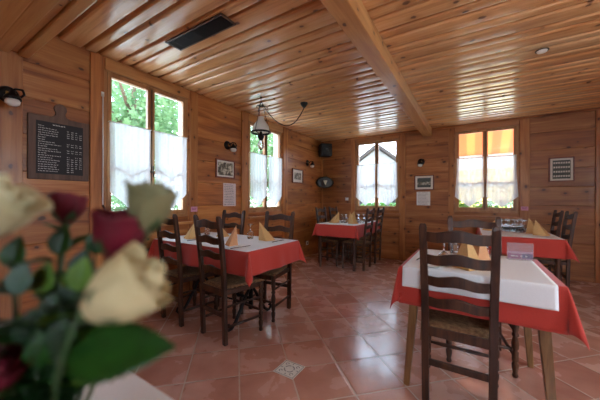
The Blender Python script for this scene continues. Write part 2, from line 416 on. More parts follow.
# unseen walls of the room, each with two big glazed openings
def far_wall(name, axis, pos, u0, u1, wins):
    mb = MB(); cuts = sorted({u0, u1} | {x for w in wins for x in w[:2]})
    for a, b in zip(cuts, cuts[1:]):
        w = [w for w in wins if w[0] <= a and b <= w[1]]
        for z0, z1 in ([(0, w[0][2]), (w[0][3], H + .1)] if w else [(0, H + .1)]):
            mb.v = R.random()
            if axis == 'x': mb.box(pos, pos + .1, a, b, z0, z1)
            else: mb.box(a, b, pos - .1, pos, z0, z1)
    struct(obj(name, mb, 'pine_x_shaded'))
RW = [(.9, 1.9, .95, 2.2)]
QW = [(.5, 1.5, .95, 2.2)]
far_wall('wall_right', 'x', XR, YR - .1, YB + T, RW)
far_wall('wall_rear', 'y', YR, XL - T, XR + .1, QW)
wn = 4
for w in RW:
    wn += 1; mb = MB(); mb.box(XR + .04, XR + .05, w[0], w[1], w[2], w[3]); struct(obj('window_%d' % wn, mb, 'pane'))
for w in QW:
    wn += 1; mb = MB(); mb.box(w[0], w[1], YR - .05, YR - .04, w[2], w[3]); struct(obj('window_%d' % wn, mb, 'pane'))

# beams
mb = MB(); mb.box(-.75, -.61, .66, YB - .037, H - .145, H - .001)
struct(obj('ceiling_beam', mb, 'beam', bevel=.006))
mb = MB()
for k, (ya, yb, zb) in enumerate(((.36, .47, 2.185), (.472, .555, 2.20), (.557, .60, 2.225), (.602, .66, 2.205))):
    mb.v = k * .23; mb.box(XL + .024, XR - .02, ya, yb, zb, H - .001)
struct(obj('ceiling_beam', mb, 'beam_x', bevel=.008))

# ------------------------------------------------------------------ windows 1-4 with frame, sashes, panes, handle, sill
def window(num, side, a):
    b = a + WW; P = wall_u(side)
    fr = MB(); w0, w1 = .012, .085
    for u0, u1, z0, z1 in ((a, a + .028, WZ0, WZ1), (b - .028, b, WZ0, WZ1), (a + .028, b - .028, WZ0, WZ0 + .03), (a + .028, b - .028, WZ1 - .02, WZ1)):
        ubox(fr, side, u0, u1, w0, w1, z0, z1)
    root = struct(obj('window_%d' % num, fr, 'frame_w', bevel=.003))
    mid = (a + b) / 2
    for s, (u0, u1) in enumerate(((a + .029, mid - .0005), (mid + .0005, b - .029))):
        sm = MB(); z0, z1 = WZ0 + .031, WZ1 - .021; st = .036; w0, w1 = .008, .05
        for p in ((u0, u0 + st, z0, z1), (u1 - st, u1, z0, z1), (u0 + st, u1 - st, z0, z0 + .05), (u0 + st, u1 - st, z1 - .036, z1), (u0 + st, u1 - st, 1.432, 1.452)):
            ubox(sm, side, p[0], p[1], w0, w1, p[2], p[3])
        sash = obj('sash', sm, 'frame_w', root, bevel=.003)
        pm = MB(); ubox(pm, side, u0 + st, u1 - st, .024, .028, z0 + .05, z1 - .036); obj('pane', pm, 'pane', sash)
    hm = MB()
    for z0, z1, r in ((1.0, 2.3, .005),): hm.tube([P(mid, -.001, 1.0), P(mid, -.001, 2.3)], .005, 8)
    hm.tube([P(mid, .004, 1.44), P(mid, -.03, 1.44), P(mid, -.034, 1.44)], [.016, .008, .008], 8)
    hm.tube([P(mid, -.034, 1.50), P(mid, -.034, 1.38)], [.008, .006], 8)
    obj('espagnolette', hm, 'grey_metal', root)
    sl = MB(); ubox(sl, side, a - .03, b + .03, -.075, .0, .868, .894); obj('window_sill', sl, 'trim_y' if side == 'L' else 'trim_x', root, bevel=.006)
    ln = MB()
    for u0_, u1_, z0_, z1_ in ((a + .0005, a + .012, WZ0, WZ1), (b - .012, b - .0005, WZ0, WZ1), (a + .012, b - .012, WZ1 - .012, WZ1 - .0005), (a + .012, b - .012, WZ0 + .0005, WZ0 + .012)): ubox(ln, side, u0_, u1_, .086, T + .01, z0_, z1_)
    obj('outer_lining', ln, 'lining', root)
    ot = MB(); ubox(ot, side, a - .04, b + .04, T + .001, .28, WZ0 - .06, WZ0 - .002); obj('outer_sill', ot, 'brick_out', root)
    return root
for i, w in enumerate(WL): window(i + 1, 'L', w)
for i, w in enumerate(WBk): window(i + 3, 'B', w)

# cafe curtains: one per casement, pleated, V-shaped hem, rod and lace bands as parts
def curtain(side, a, which, label, flare=0.):
    P = wall_u(side); mid = a + WW / 2
    u0, u1 = (a + .035, mid - .022) if which == 0 else (mid + .022, a + WW - .035)
    zt = 1.868; root = thing('cafe_curtain', label, 'curtain', P((u0 + u1) / 2, -.02, 1.05), 0, 'white cafe curtains in the windows')
    org = P((u0 + u1) / 2, -.02, 1.05)
    ph = R.random() * 6
    def surf(f, g):                                    # f across 0..1, g down 0..1
        zb = 1.215 - .17 * (1 - abs(2 * f - 1)) ** 1.0
        z = zt + (zb - zt) * g
        c = (u0 + u1) / 2; wid = (u1 - u0) * (1 - .03 * g + flare * max(0, g - .35) * 1.2)
        off = flare * .06 * g * (1 if which else -1)
        u = c + (f - .5) * wid + off
        w = -.022 + .006 * math.sin(f * 38 + ph) * (1 - .55 * g) + .006 * math.sin(f * 15 + ph * 2 + g * 2) * (.3 + .7 * g) - .004 * g
        return P(u, w, z) - org
    cm = MB(); nf, ng = 64, 28
    cm.grid([[surf(i / nf, j / ng) for i in range(nf + 1)] for j in range(ng + 1)])
    obj('cloth', cm, 'curtain', root)
    lm = MB(); off = P(0, -.003, 0) - P(0, 0, 0)
    def band(path, w):
        for (f0, g0), (f1, g1) in zip(path, path[1:]):
            d = Vector((f1 - f0, g1 - g0)); nn = Vector((-d.y, d.x)).normalized() * w
            rows = [[], []]
            for k in range(9):
                f, g = f0 + d.x * k / 8, g0 + d.y * k / 8
                for r, sg in ((0, -1), (1, 1)):
                    rows[r].append(surf(min(1, max(0, f + nn.x * sg)), min(1, max(0, g + nn.y * sg * .6))) + off)
            lm.grid(rows)
    band([(0, .985), (.5, .985), (1, .985)], .012)
    band([(0, .6), (1, .6)], .028)
    for s in (.12, .2): band([(.5, .8 - s), (.5 - s * 1.5, .8), (.5, .8 + s * .85), (.5 + s * 1.5, .8), (.5, .8 - s)], .016)
    obj('lace', lm, 'lace', root, normals=False)
    rm = MB(); rm.tube([P(u0 - .006, -.022, zt + .004) - org, P(u1 + .006, -.022, zt + .004) - org], .005, 8)
    for u in (u0, u1): rm.tube([P(u, -.022, zt + .004) - org, P(u, .0078, zt + .004) - org], .003, 6)
    obj('curtain_rod', rm, 'white_plastic', root)
CL = [('L', 0, ('beside the chalkboard menu', 0), 0.), ('L', 1, ('behind the hanging lamp', 0), .0), ('B', 0, ('facing the gabled house', 0), .12), ('B', 1, ('under the orange awning', 0), .16)]
names = {('L', 0): 'window nearest the chalkboard menu', ('L', 1): 'window behind the hanging lamp', ('B', 0): 'window with the gabled house outside', ('B', 1): 'window with the orange awning outside'}
for side, i, _, fl_ in CL:
    a = (WL if side == 'L' else WBk)[i]
    for wh in (0, 1):
        if side == 'L': where = 'nearer the chalkboard' if wh == 0 else 'farther from it'
        else: where = 'nearer the corner speaker' if wh == 0 else 'farther from it'
        curtain(side, a, wh, 'white lace curtain %s, %s' % (where, names[(side, i)]), fl_)

mb = MB(); mb.tube([(XL + .034, 1.145, 2.10), (XL + .034, 1.147, 1.10)], .006, 8)
cr = obj('shutter_crank', mb, 'white_plastic'); tag(cr, 'thin white crank rod on the post between chalkboard and window', 'crank')
mb = MB(); mb.tube([(XL + .034, 1.147, 1.10), (XL + .04, 1.16, 1.06), (XL + .036, 1.15, .99)], .008, 8); obj('crank_handle', mb, 'grey_metal', cr)
mb = MB(); mb.box(XL + .0222, XL + .034, 1.135, 1.155, 2.08, 2.12); obj('crank_bracket', mb, 'white_plastic', cr)

# ------------------------------------------------------------------ ladder-back chair (faces +Y, origin on floor between the back feet)
def make_chair(name, label, group):
    t = thing(name, label, 'chair', group=group)
    for s in (-1, 1):
        mb = MB(); pts = []
        for zz, yy, xx in ((0, .012, .158), (.2, .004, .159), (.46, 0, .16), (.62, -.01, .162), (.82, -.032, .165), (1.0, -.058, .167), (1.022, -.062, .167)):
            w, d = (.019, .016) if zz < 1.01 else (.013, .011)
            pts.append([Vector((s * xx + a * w, yy + b * d, zz)) for a, b in ((-1, -1), (1, -1), (1, 1), (-1, 1), (-1, -1))])
        mb.grid(pts, False)
        mb.bm.faces.new([mb.bm.verts.new(p) for p in pts[-1][:4]]); mb.bm.faces.new([mb.bm.verts.new(p) for p in pts[0][:4]])
        bmesh.ops.remove_doubles(mb.bm, verts=mb.bm.verts, dist=1e-5)
        obj('back_post', mb, 'chair', t, bevel=.004)
        mb = MB()                                                     # turned front leg
        prof = [(.014, 0), (.018, .012), (.013, .03), (.019, .06), (.02, .085), (.012, .1), (.019, .108), (.019, .165), (.012, .173), (.02, .19), (.022, .22), (.016, .25),
                (.013, .262), (.02, .272), (.02, .28), (.014, .29), (.021, .33), (.019, .36), (.013, .372), (.021, .38), (.021, .434)]
        mb.lathe(prof, (s * .19, .36, 0), 14); obj('front_leg', mb, 'chair', t)
        mb = MB()
        mb.tube([(s * .161, .018, .135), (s * .188, .345, .135)], .011, 8); mb.tube([(s * .162, .016, .3), (s * .189, .345, .3)], .009, 8)
        obj('side_stretcher', mb, 'chair', t)
    mb = MB(); mb.box(-.141, .141, -.008, .012, .215, .25); obj('rear_stretcher', mb, 'chair', t, bevel=.004)
    mb = MB(); mb.tube([(-.172, .36, .18), (-.09, .36, .18), (0, .36, .18), (.09, .36, .18), (.172, .36, .18)], [.009, .013, .011, .013, .009], 8)
    obj('front_stretcher', mb, 'chair', t)
    mb = MB()
    mb.box(-.142, .142, -.012, .014, .385, .438); mb.box(-.17, .17, .35, .372, .39, .428)
    for s in (-1, 1):
        q = [Vector((s * (.154 + d), .0168, z_)) for d, z_ in ((-.008, .392), (.012, .392), (.012, .43), (-.008, .43))]
        e = [Vector((s * (.182 + d), .345, z_)) for d, z_ in ((-.008, .392), (.012, .392), (.012, .43), (-.008, .43))]
        mb.grid([q + [q[0]], e + [e[0]]], False)
    obj('seat_rail', mb, 'chair', t, bevel=.003)
    mb = MB(); rows = []                                               # rush pad, slightly hollow
    for j in range(15):
        g = j / 14; yy = -.002 + .39 * g; hw = .15 + .064 * g; row = []
        for i in range(17):
            f = i / 16 * 2 - 1
            edge = max(abs(f), abs(2 * g - 1)); zz = .456 - .008 * (1 - f * f) * (1 - (2 * g - 1) ** 2) - (.014 * ((edge - .85) / .15) ** 2 if edge > .85 else 0)
            if g < .08 : hx = min(hw, .139)
            else: hx = hw
            row.append(Vector((f * hx, yy, zz)))
        rows.append(row)
    mb.grid(rows); mb.grid([[Vector((p.x * .99, p.y, .4385)) for p in r] for r in rows])
    for rr in ([r[0] for r in rows], [r[-1] for r in rows], rows[0], rows[-1]):
        mb.grid([rr, [Vector((p.x * .99, p.y, .4385)) for p in rr]])
    bmesh.ops.remove_doubles(mb.bm, verts=mb.bm.verts, dist=1e-5)
    obj('rush_seat', mb, 'rush', t)
    for zc, hh in ((.955, .062), (.828, .06), (.706, .058), (.582, .056)):   # wavy ladder slats, bowed back
        ybase = -.062 + (.062 * (1.0 - zc) / .42); mb = MB(); hw = .150 - .008 * (1 - zc) ; nseg = 28; rows = [[], [], [], [], []]
        for k in range(nseg + 1):
            f = k / nseg * 2 - 1; af = abs(f)
            wave = .017 * math.exp(-(f / .4) ** 2) - .003 * math.exp(-((af - .7) / .2) ** 2)
            top = zc + hh / 2 - .008 + wave; bot = zc - hh / 2 + .008 * math.exp(-(f / .45) ** 2) - .004 * math.exp(-((af - .6) / .25) ** 2)
            yb = ybase - .022 * (1 - f * f)
            for r, (yy, zz) in enumerate(((-.009, bot), (-.009, top), (.009, top), (.009, bot), (-.009, bot))):
                rows[r].append(Vector((f * hw, yb + yy, zz)))
        mb.grid(rows, False)
        for k in (0, -1): mb.bm.faces.new([mb.bm.verts.new(rows[r][k]) for r in range(4)])
        bmesh.ops.remove_doubles(mb.bm, verts=mb.bm.verts, dist=1e-5)
        obj('slat', mb, 'chair', t, bevel=.003)
    return t
GR = 'dark ladder-back chairs around the tables'
ch = make_chair('ladder_back_chair', 'dark ladder-back chair tucked under the table with splayed legs, back towards the viewer', GR)
ch.location = (-.062, 1.712, 0); ch.rotation_euler = (0, 0, .0)
dup(ch, (.02, 2.60, 0), PI + .1, 'dark ladder-back chair at far side of the table with splayed legs, facing the viewer')
dup(ch, (-2.385, 1.535, 0), -.08, 'dark ladder-back chair seen from behind at the iron-footed table, nearer the wall window')
dup(ch, (-1.805, 1.53, 0), -.13, 'dark ladder-back chair seen from behind at the iron-footed table, nearer the room centre')
dup(ch, (-2.50, 2.385, 0), PI, 'dark ladder-back chair below the sepia picture and printed sheet, far side of iron-footed table')
dup(ch, (-1.80, 2.40, 0), PI + .08, 'dark ladder-back chair in front of the lamp window, far side of the iron-footed table')
dup(ch, (-2.342, 4.56, 0), -PI / 2, 'dark ladder-back chair at the corner table, wall side, nearer end')
dup(ch, (-2.342, 5.10, 0), -PI / 2, 'dark ladder-back chair at the corner table, wall side, deep in the corner')
dup(ch, (-1.475, 4.49, 0), PI / 2, 'dark ladder-back chair at the corner table, room side, nearer of the two')
dup(ch, (-1.475, 5.10, 0), PI / 2, 'dark ladder-back chair at the corner table, room side, next to the back wall')
dup(ch, (.965, 4.55, 0), PI / 2, 'dark ladder-back chair at the table of upturned glasses, nearer of two on its side')
dup(ch, (.965, 5.11, 0), PI / 2, 'dark ladder-back chair at the table of upturned glasses, next to the back wall')

# ------------------------------------------------------------------ tables, tablecloths, overlays
TZ = .738
def cloth_mesh(hx, hy, drop_x, drop_y, z, seed, flare=.42, wav=.012, out=.007, shrink=.14):
    rr = random.Random(seed); ph = [rr.random() * 6 for _ in range(4)]
    def axis(hh, d):
        v = [-hh - d * k / 10 for k in range(10, 0, -1)] + [-hh - .003, -hh] + [-hh + 2 * hh * k / 40 for k in range(1, 40)] + [hh, hh + .003] + [hh + d * k / 10 for k in range(1, 11)]
        return v if d > 0 else [-hh + 2 * hh * k / 40 for k in range(41)]
    xs, ys = axis(hx, drop_x), axis(hy, drop_y); mb = MB(); rows = []
    dmax = max(drop_x, drop_y)
    def wave(a, i, hh): return (.5 + .5 * math.sin(a * (15 + i * 2) + ph[i])) * (.6 + .4 * math.sin(a * 27 + ph[i] * 2)) * max(0, 1 - (abs(a) / hh) ** 6)
    for yv in ys:
        row = []
        for xv in xs:
            ox = max(abs(xv) - hx, 0); oy = max(abs(yv) - hy, 0); sx = 1 if xv > 0 else -1; sy = 1 if yv > 0 else -1
            if ox < 1e-6 and oy < 1e-6: p = (xv, yv, z)
            elif oy < 1e-6:
                q = ox / dmax; p = (sx * (hx + out * min(1, ox / .01) + q * (.012 + wav * wave(yv, 0 if sx > 0 else 1, hy))), yv, z - ox)
            elif ox < 1e-6:
                q = oy / dmax; p = (xv, sy * (hy + out * min(1, oy / .01) + q * (.012 + wav * wave(xv, 2 if sy > 0 else 3, hx))), z - oy)
            else:
                r = math.hypot(ox, oy); th = math.atan2(oy, ox); r *= 1 - shrink * max(0, math.sin(2 * th)); fl = flare * max(0, math.sin(2 * th)) ** 1.5 * (.75 + .25 * math.cos(ph[0] + sx + 2 * sy)) + .012 / dmax
                p = (sx * (hx + math.cos(th) * (r * math.sin(fl) + out * min(1, r / .01))), sy * (hy + math.sin(th) * (r * math.sin(fl) + out * min(1, r / .01))), z - r * math.cos(fl))
            row.append(Vector(p))
        rows.append(row)
    mb.grid(rows); return mb
def tapered_leg(x0, y0, x1, y1, z, w0, w1):
    mb = MB(); mb.grid([[Vector((x + a * w, y + b * w, zz)) for a, b in ((-1, -1), (1, -1), (1, 1), (-1, 1), (-1, -1))] for x, y, zz, w in ((x1, y1, 0, w1), (x0, y0, z, w0))], False)
    for x, y, zz, w in ((x1, y1, 0, w1), (x0, y0, z, w0)): mb.bm.faces.new([mb.bm.verts.new((x + a * w, y + b * w, zz)) for a, b in ((-1, -1), (1, -1), (1, 1), (-1, 1))])
    bmesh.ops.remove_doubles(mb.bm, verts=mb.bm.verts, dist=1e-5); return mb
def table(x0, x1, y0, y1, label, style, top_m='oak'):
    cx, cy = (x0 + x1) / 2, (y0 + y1) / 2; hx, hy = (x1 - x0) / 2, (y1 - y0) / 2
    t = thing('dining_table', label, 'table', (cx, cy, 0), 0, 'restaurant tables')
    mb = MB(); mb.box(-hx, hx, -hy, hy, TZ - .028, TZ); obj('tabletop', mb, top_m, t, bevel=.004)
    if style == 'splayed':
        mb = MB()
        for a, b, c, d in ((-hx + .08, hx - .08, -hy + .065, -hy + .085), (-hx + .08, hx - .08, hy - .085, hy - .065), (-hx + .065, -hx + .085, -hy + .085, hy - .085), (hx - .085, hx - .065, -hy + .085, hy - .085)): mb.box(a, b, c, d, TZ - .105, TZ - .0285)
        obj('apron', mb, top_m, t)
        for sx in (-1, 1):
            for sy in (-1, 1): obj('leg', tapered_leg(sx * (hx - .085), sy * (hy - .075), sx * (hx - .035), sy * (hy - .035), TZ - .03, .028, .0165), top_m, t, bevel=.004)
    elif style == 'iron':
        for sx in (-1, 1):
            X = sx * (hx - .30); mb = MB()
            mb.tube([(X, 0, TZ - .03), (X, 0, .40), (X, 0, .12)], [.022, .02, .022], 10)
            mb.lathe([(.02, 0), (.034, .01), (.034, .03), (.02, .04)], (X, 0, .38), 12)
            mb.tube([(X, -.24, TZ - .042), (X, .24, TZ - .042)], .012, 8)
            obj('pedestal', mb, 'iron', t)
            for sy in (-1, 1):
                mb = MB(); pts = [(X, 0, .34), (X, sy * .06, .27), (X, sy * .13, .16), (X, sy * .2, .06), (X, sy * .25, .022), (X, sy * .285, .022), (X, sy * .305, .045), (X, sy * .295, .07), (X, sy * .272, .066)]
                mb.tube(pts, [.014, .015, .015, .015, .015, .014, .013, .011, .009], 8); obj('scroll_foot', mb, 'iron', t)
        mb = MB(); mb.tube([(-hx + .30, 0, .22), (hx - .30, 0, .22)], .012, 8); mb.tube([(-hx + .30, 0, .16), (hx - .30, 0, .16)], .009, 8)
        obj('stretcher', mb, 'iron', t)
    else:
        mb = MB()
        for a, b, c, d in ((-hx + .07, hx - .07, -hy + .04, -hy + .06), (-hx + .07, hx - .07, hy - .06, hy - .04), (-hx + .04, -hx + .06, -hy + .07, hy - .07), (hx - .06, hx - .04, -hy + .07, hy - .07)): mb.box(a, b, c, d, TZ - .105, TZ - .0285)
        obj('apron', mb, top_m, t)
        for sx in (-1, 1):
            for sy in (-1, 1):
                mb = MB(); mb.lathe([(.018, 0), (.024, .02), (.018, .06), (.026, .1), (.026, .2), (.017, .22), (.027, .3), (.024, .4), (.017, .46), (.028, .5), (.028, TZ - .029)], (sx * (hx - .05), sy * (hy - .05), 0), 14); obj('leg', mb, top_m, t)
    return cx, cy, hx, hy
CG = 'red tablecloths'; OG = 'white tablecloth overlays'
def dress(x0, x1, y0, y1, seed, lab_red, lab_white, drop=.2, wx=None, wdrop=(0, 0), flare=.42, wav=.012, shrink=.14):
    cx, cy, hx, hy = (x0 + x1) / 2, (y0 + y1) / 2, (x1 - x0) / 2, (y1 - y0) / 2
    o = obj('tablecloth', cloth_mesh(hx + .002, hy + .002, drop, drop, 0, seed, flare, wav, shrink=shrink), 'red_cloth', loc=(cx, cy, TZ + .0025), solid=.0015)
    tag(o, lab_red, 'tablecloth', CG)
    a, b = wx or (x0 + .004, x1 - .004)
    o = obj('table_overlay', cloth_mesh((b - a) / 2, hy + .013, wdrop[0], wdrop[1], 0, seed + 5, 0, .008, .004), 'white_cloth', loc=((a + b) / 2, cy, TZ + .0055), solid=.0015)
    tag(o, lab_white, 'tablecloth', OG)
TB = [(-2.775, -1.475, 1.60, 2.315, 'dining table on scrolled black iron feet, along the window wall', 'iron', 'chair'),
      (-.375, .385, 1.775, 2.49, 'dining table with splayed light brown wooden legs', 'splayed', 'oak'),
      (.10, .835, 3.90, 5.40, 'dining table covered with upturned glasses below the awning window', 'turned', 'chair'),
      (-2.268, -1.555, 4.16, 5.40, 'dining table in the far room corner under the speakers', 'turned', 'chair')]
for a in TB: table(*a)
dress(-2.775, -1.475, 1.60, 2.315, 1, 'red tablecloth hanging from the table on scrolled iron feet', 'white cloth laid over the red tablecloth, long table by the window wall', .19, wdrop=(0, .0), flare=.5, wav=.022, shrink=.0)
dress(-.375, .385, 1.775, 2.49, 2, 'red tablecloth with drooping corners on the splayed-leg table', 'white cloth strip hanging over the near edge of the splayed-leg table', .22, (-.357, .352), (0, .115), .32, .008)
dress(.10, .835, 3.90, 5.40, 3, 'red tablecloth on the table full of upturned glasses', 'white cloth under the cluster of upturned glasses', .20, flare=.44, wav=.02)
dress(-2.268, -1.555, 4.16, 5.40, 4, 'red tablecloth on the corner table below the speakers', 'white cloth over the red one on the corner table', .20, flare=.36)
CZ = TZ + .0068                                       # surface of the white cloths

# napkins folded into standing tents
def make_napkin(name, label, h, w, d, m, loc, rz, lean=0.):
    t = thing(name, label, 'napkin', loc, rz, 'folded paper napkins')
    A = Vector((lean, 0, h)); Fp = Vector((0, -d, 0)); L = Vector((-w, d * .6, 0)); Rr = Vector((w, d * .6, 0)); th = .003
    mb = MB()
    for P0, P1 in ((Fp, L), (Rr, Fp)):
        n_ = (P1 - P0).cross(A - P0).normalized() * -th
        v = [P0, P1, A]; v2 = [p - n_ for p in v]
        a = [mb.bm.verts.new(p) for p in v]; b = [mb.bm.verts.new(p) for p in v2]
        mb.bm.faces.new(a); mb.bm.faces.new(b[::-1])
        for k in range(3): mb.bm.faces.new((a[k], b[k], b[(k + 1) % 3], a[(k + 1) % 3]))
    zmin = min(v.co.z for v in mb.bm.verts)
    for v in mb.bm.verts: v.co.z -= min(zmin, 0) if v.co.z < .02 else 0
    for v in mb.bm.verts:
        if v.co.z < .012: v.co.z = 0.0005
    obj('outer_fold', mb, m, t)
    mb = MB(); k = .8
    P = [Fp * .35 + Vector((0, .004, .0005)), L * k + Vector((0, -.002, .0005)), Rr * k + Vector((0, -.002, .0005)), A * .9 + Vector((0, .004, 0))]
    v = [mb.bm.verts.new(p) for p in P]
    for q in ((0, 1, 3), (2, 0, 3), (0, 2, 1), (1, 2, 3)): mb.bm.faces.new([v[i] for i in q])
    obj('inner_fold', mb, 'napkin2' if m == 'napkin' else 'napkin', t)
    return t
def yaw_to(x, y): return math.atan2(-x, y)            # heading from the camera
# T1
make_napkin('paper_napkin', 'ochre standing napkin at the place nearest the chalkboard window, iron-footed table', .20, .075, .05, 'napkin', (-2.47, 1.79, CZ), .56, .07)
make_napkin('paper_napkin', 'apricot standing napkin behind the near chair, close to a dark knife', .18, .06, .05, 'napkin2', (-1.80, 1.72, CZ), .56, .05)
make_napkin('paper_napkin', 'beige standing napkin seen through the slats of the near chair, iron-footed table', .10, .075, .05, 'napkin', (-2.30, 2.08, CZ), .7)
make_napkin('paper_napkin', 'ochre standing napkin in front of the chair by the lamp window', .19, .085, .05, 'napkin', (-1.725, 2.13, CZ), .56, -.075)
# T2
make_napkin('paper_napkin', 'ochre standing napkin behind the slats of the big near chair, taller of two', .215, .085, .06, 'napkin', (-.015, 1.90, CZ), .1, -.01)
make_napkin('paper_napkin', 'apricot standing napkin beside the taller one on the splayed-leg table', .20, .075, .055, 'napkin2', (.035, 2.06, CZ), -.1, .02)
# T3
make_napkin('paper_napkin', 'ochre standing napkin at the table edge beside the upturned glasses, nearer of two', .185, .095, .06, 'napkin', (.715, 4.20, CZ), .4, -.09)
make_napkin('paper_napkin', 'ochre standing napkin just behind another one beside the upturned glasses', .195, .10, .06, 'napkin', (.68, 4.38, CZ), .4, -.09)
make_napkin('paper_napkin', 'beige standing napkin behind the chair, at the other end of the upturned glasses', .15, .09, .05, 'napkin', (.21, 4.52, CZ), .1, .07)
# T4
make_napkin('paper_napkin', 'ochre standing napkin at the corner table, by the wall-side chair', .20, .10, .05, 'napkin', (-2.07, 4.44, CZ), .45, .09)
make_napkin('paper_napkin', 'ochre standing napkin at the corner table, at the back among glasses', .20, .10, .05, 'napkin', (-1.93, 4.90, CZ), .45, .06)
make_napkin('paper_napkin', 'ochre standing napkin at the corner table, beside the room-side chair', .20, .09, .05, 'napkin', (-1.71, 4.45, CZ), .45, -.06)

# wine glasses standing upside down
def make_glass():
    t = thing('wine_glass', 'x', 'wine glass', group='upturned wine glasses')
    o = [(.028, 0), (.033, .02), (.036, .042), (.032, .062), (.018, .078), (.006, .086), (.0038, .1), (.0038, .138), (.008, .144), (.031, .149), (.031, .1515)]
    i = [(.0, .1515)]; inn = [(.0, .082), (.016, .076), (.0302, .061), (.0343, .042), (.0314, .02), (.0265, 0)]
    mb = MB(); mb.lathe(inn + o + i, (0, 0, .0004), 20)
    obj('bowl', mb, 'glass', t); return t
gl = make_glass(); gl.location = (-1.955, 2.145, CZ); gl['label'] = 'upturned wine glass standing alone between the napkins of the iron-footed table'
dup(gl, (-2.60, 2.12, CZ), 0, 'upturned wine glass seen between the slats of a near chair, iron-footed table')
dup(gl, (-.108, 2.41, CZ), 0, 'upturned wine glass at the back edge of the splayed-leg table')
dup(gl, (.085, 2.36, CZ), 0, 'upturned wine glass beside the clear card stand, splayed-leg table')
dup(gl, (-.145, 1.93, CZ), 0, 'upturned wine glass behind the third slat of the big near chair')
k = 0
for j, yy in enumerate((4.50, 4.60, 4.70, 4.80)):
    for i in range(4):
        dup(gl, (.32 + .080 * i + .03 * (j % 2) + R.uniform(-.006, .006), yy + R.uniform(-.012, .012), CZ), 0, 'upturned wine glass in the dense cluster on the table beneath the awning window', 'clustered upturned glasses')
for x, yy in ((-1.98, 4.60), (-1.90, 4.56), (-1.93, 4.68)): dup(gl, (x, yy, CZ), 0, 'upturned wine glass between the two nearer napkins on the corner table', 'upturned glasses between corner napkins')
for x, yy in ((-1.70, 4.70), (-1.64, 4.78), (-1.68, 4.92), (-1.76, 4.82)): dup(gl, (x, yy, CZ), 0, 'upturned wine glass behind the napkin beside the room-side chairs, corner table', 'upturned glasses at corner table back')

def cutlery(loc, rz, label, kind):
    t = thing('table_' + kind, label, kind, loc, rz, 'table cutlery')
    mb = MB(); mb.tube([(0, -.10, .005), (0, -.02, .005), (0, .0, .005)], [.006, .005, .004], 8, squash=.55); obj('handle', mb, 'silver', t)
    mb = MB()
    if kind == 'knife':
        mb.prism([(-.004, 0), (.005, 0), (.009, .05), (.008, .09), (.0, .11), (-.004, .10)], .0016, Matrix.Translation((0, 0, .005)) @ Matrix.Rotation(-PI / 2, 4, 'X')); obj('blade', mb, 'silver', t)
    else:
        mb.prism([(-.003, 0), (.003, 0), (.011, .03), (.011, .05), (-.011, .05), (-.011, .03)], .0016, Matrix.Translation((0, 0, .005)) @ Matrix.Rotation(-PI / 2, 4, 'X'))
        for x in (-.0095, -.0032, .0032, .0095): mb.box(x - .0015, x + .0015, .045, .085, .0034, .005)
        obj('tines', mb, 'silver', t)
cutlery((-1.66, 1.70, CZ), -.15, 'knife lying beside the apricot napkin near the corner of the iron-footed table', 'knife')
cutlery((-2.33, 1.77, CZ), -.1, 'knife between the two near place settings, iron-footed table', 'knife')
cutlery((-1.60, 2.16, CZ), .0, 'fork beside the ochre napkin near the end of the iron-footed table', 'fork')
cutlery((-.30, 2.08, CZ), -.1, 'knife on the splayed-leg table, outside the big near chair back', 'knife')
cutlery((.76, 4.36, CZ), -.2, 'fork beside the napkins on the table of upturned glasses', 'fork')

# clear card stand on the splayed-leg table
cs = thing('card_stand', 'clear acrylic card stand with purple strip on the splayed-leg table', 'card stand', (.285, 2.40, CZ), .2)
mb = MB(); mb.box(-.075, .075, -.03, .03, .0, .003); mb.box(-.075, .075, -.003, .0, .003, .115); mb.box(-.075, .075, .005, .008, .003, .115); obj('acrylic_holder', mb, 'acrylic', cs)
mb = MB(); mb.box(-.072, .072, .0012, .004, .004, .056); obj('printed_card', mb, plain('pinkish_card', (196, 150, 170), .8, 0, .05), cs)
mb = MB(); mb.box(-.07, .008, .0004, .0012, .010, .042); obj('purple_strip', mb, 'purple', cs)
mb = MB(); mb.box(.010, .07, .0004, .0012, .010, .042); obj('blue_strip', mb, plain('slate_blue_print', (84, 80, 116), .7, 0, .1), cs)
mb = MB()
for x0, x1, z0, z1 in ((-.052, -.03, .02, .029), (-.026, -.012, .02, .027), (.002, .012, .018, .03), (.03, .036, .018, .03), (.037, .041, .02, .026), (-.05, -.02, .041, .0445), (-.01, .03, .041, .0445)): mb.box(x0, x1, .0001, .0004, z0, z1)
obj('card_print', mb, 'paper', cs)
cp = thing('dessert_plate', 'small white plate at the near edge of the splayed-leg table', 'plate', (-.20, 1.845, CZ))
mb = MB(); mb.lathe([(.0, .004), (.034, .004), (.056, .010), (.058, .012), (.036, .001), (.03, 0)], (0, 0, 0), 24); obj('dish', mb, 'white_china', cp)

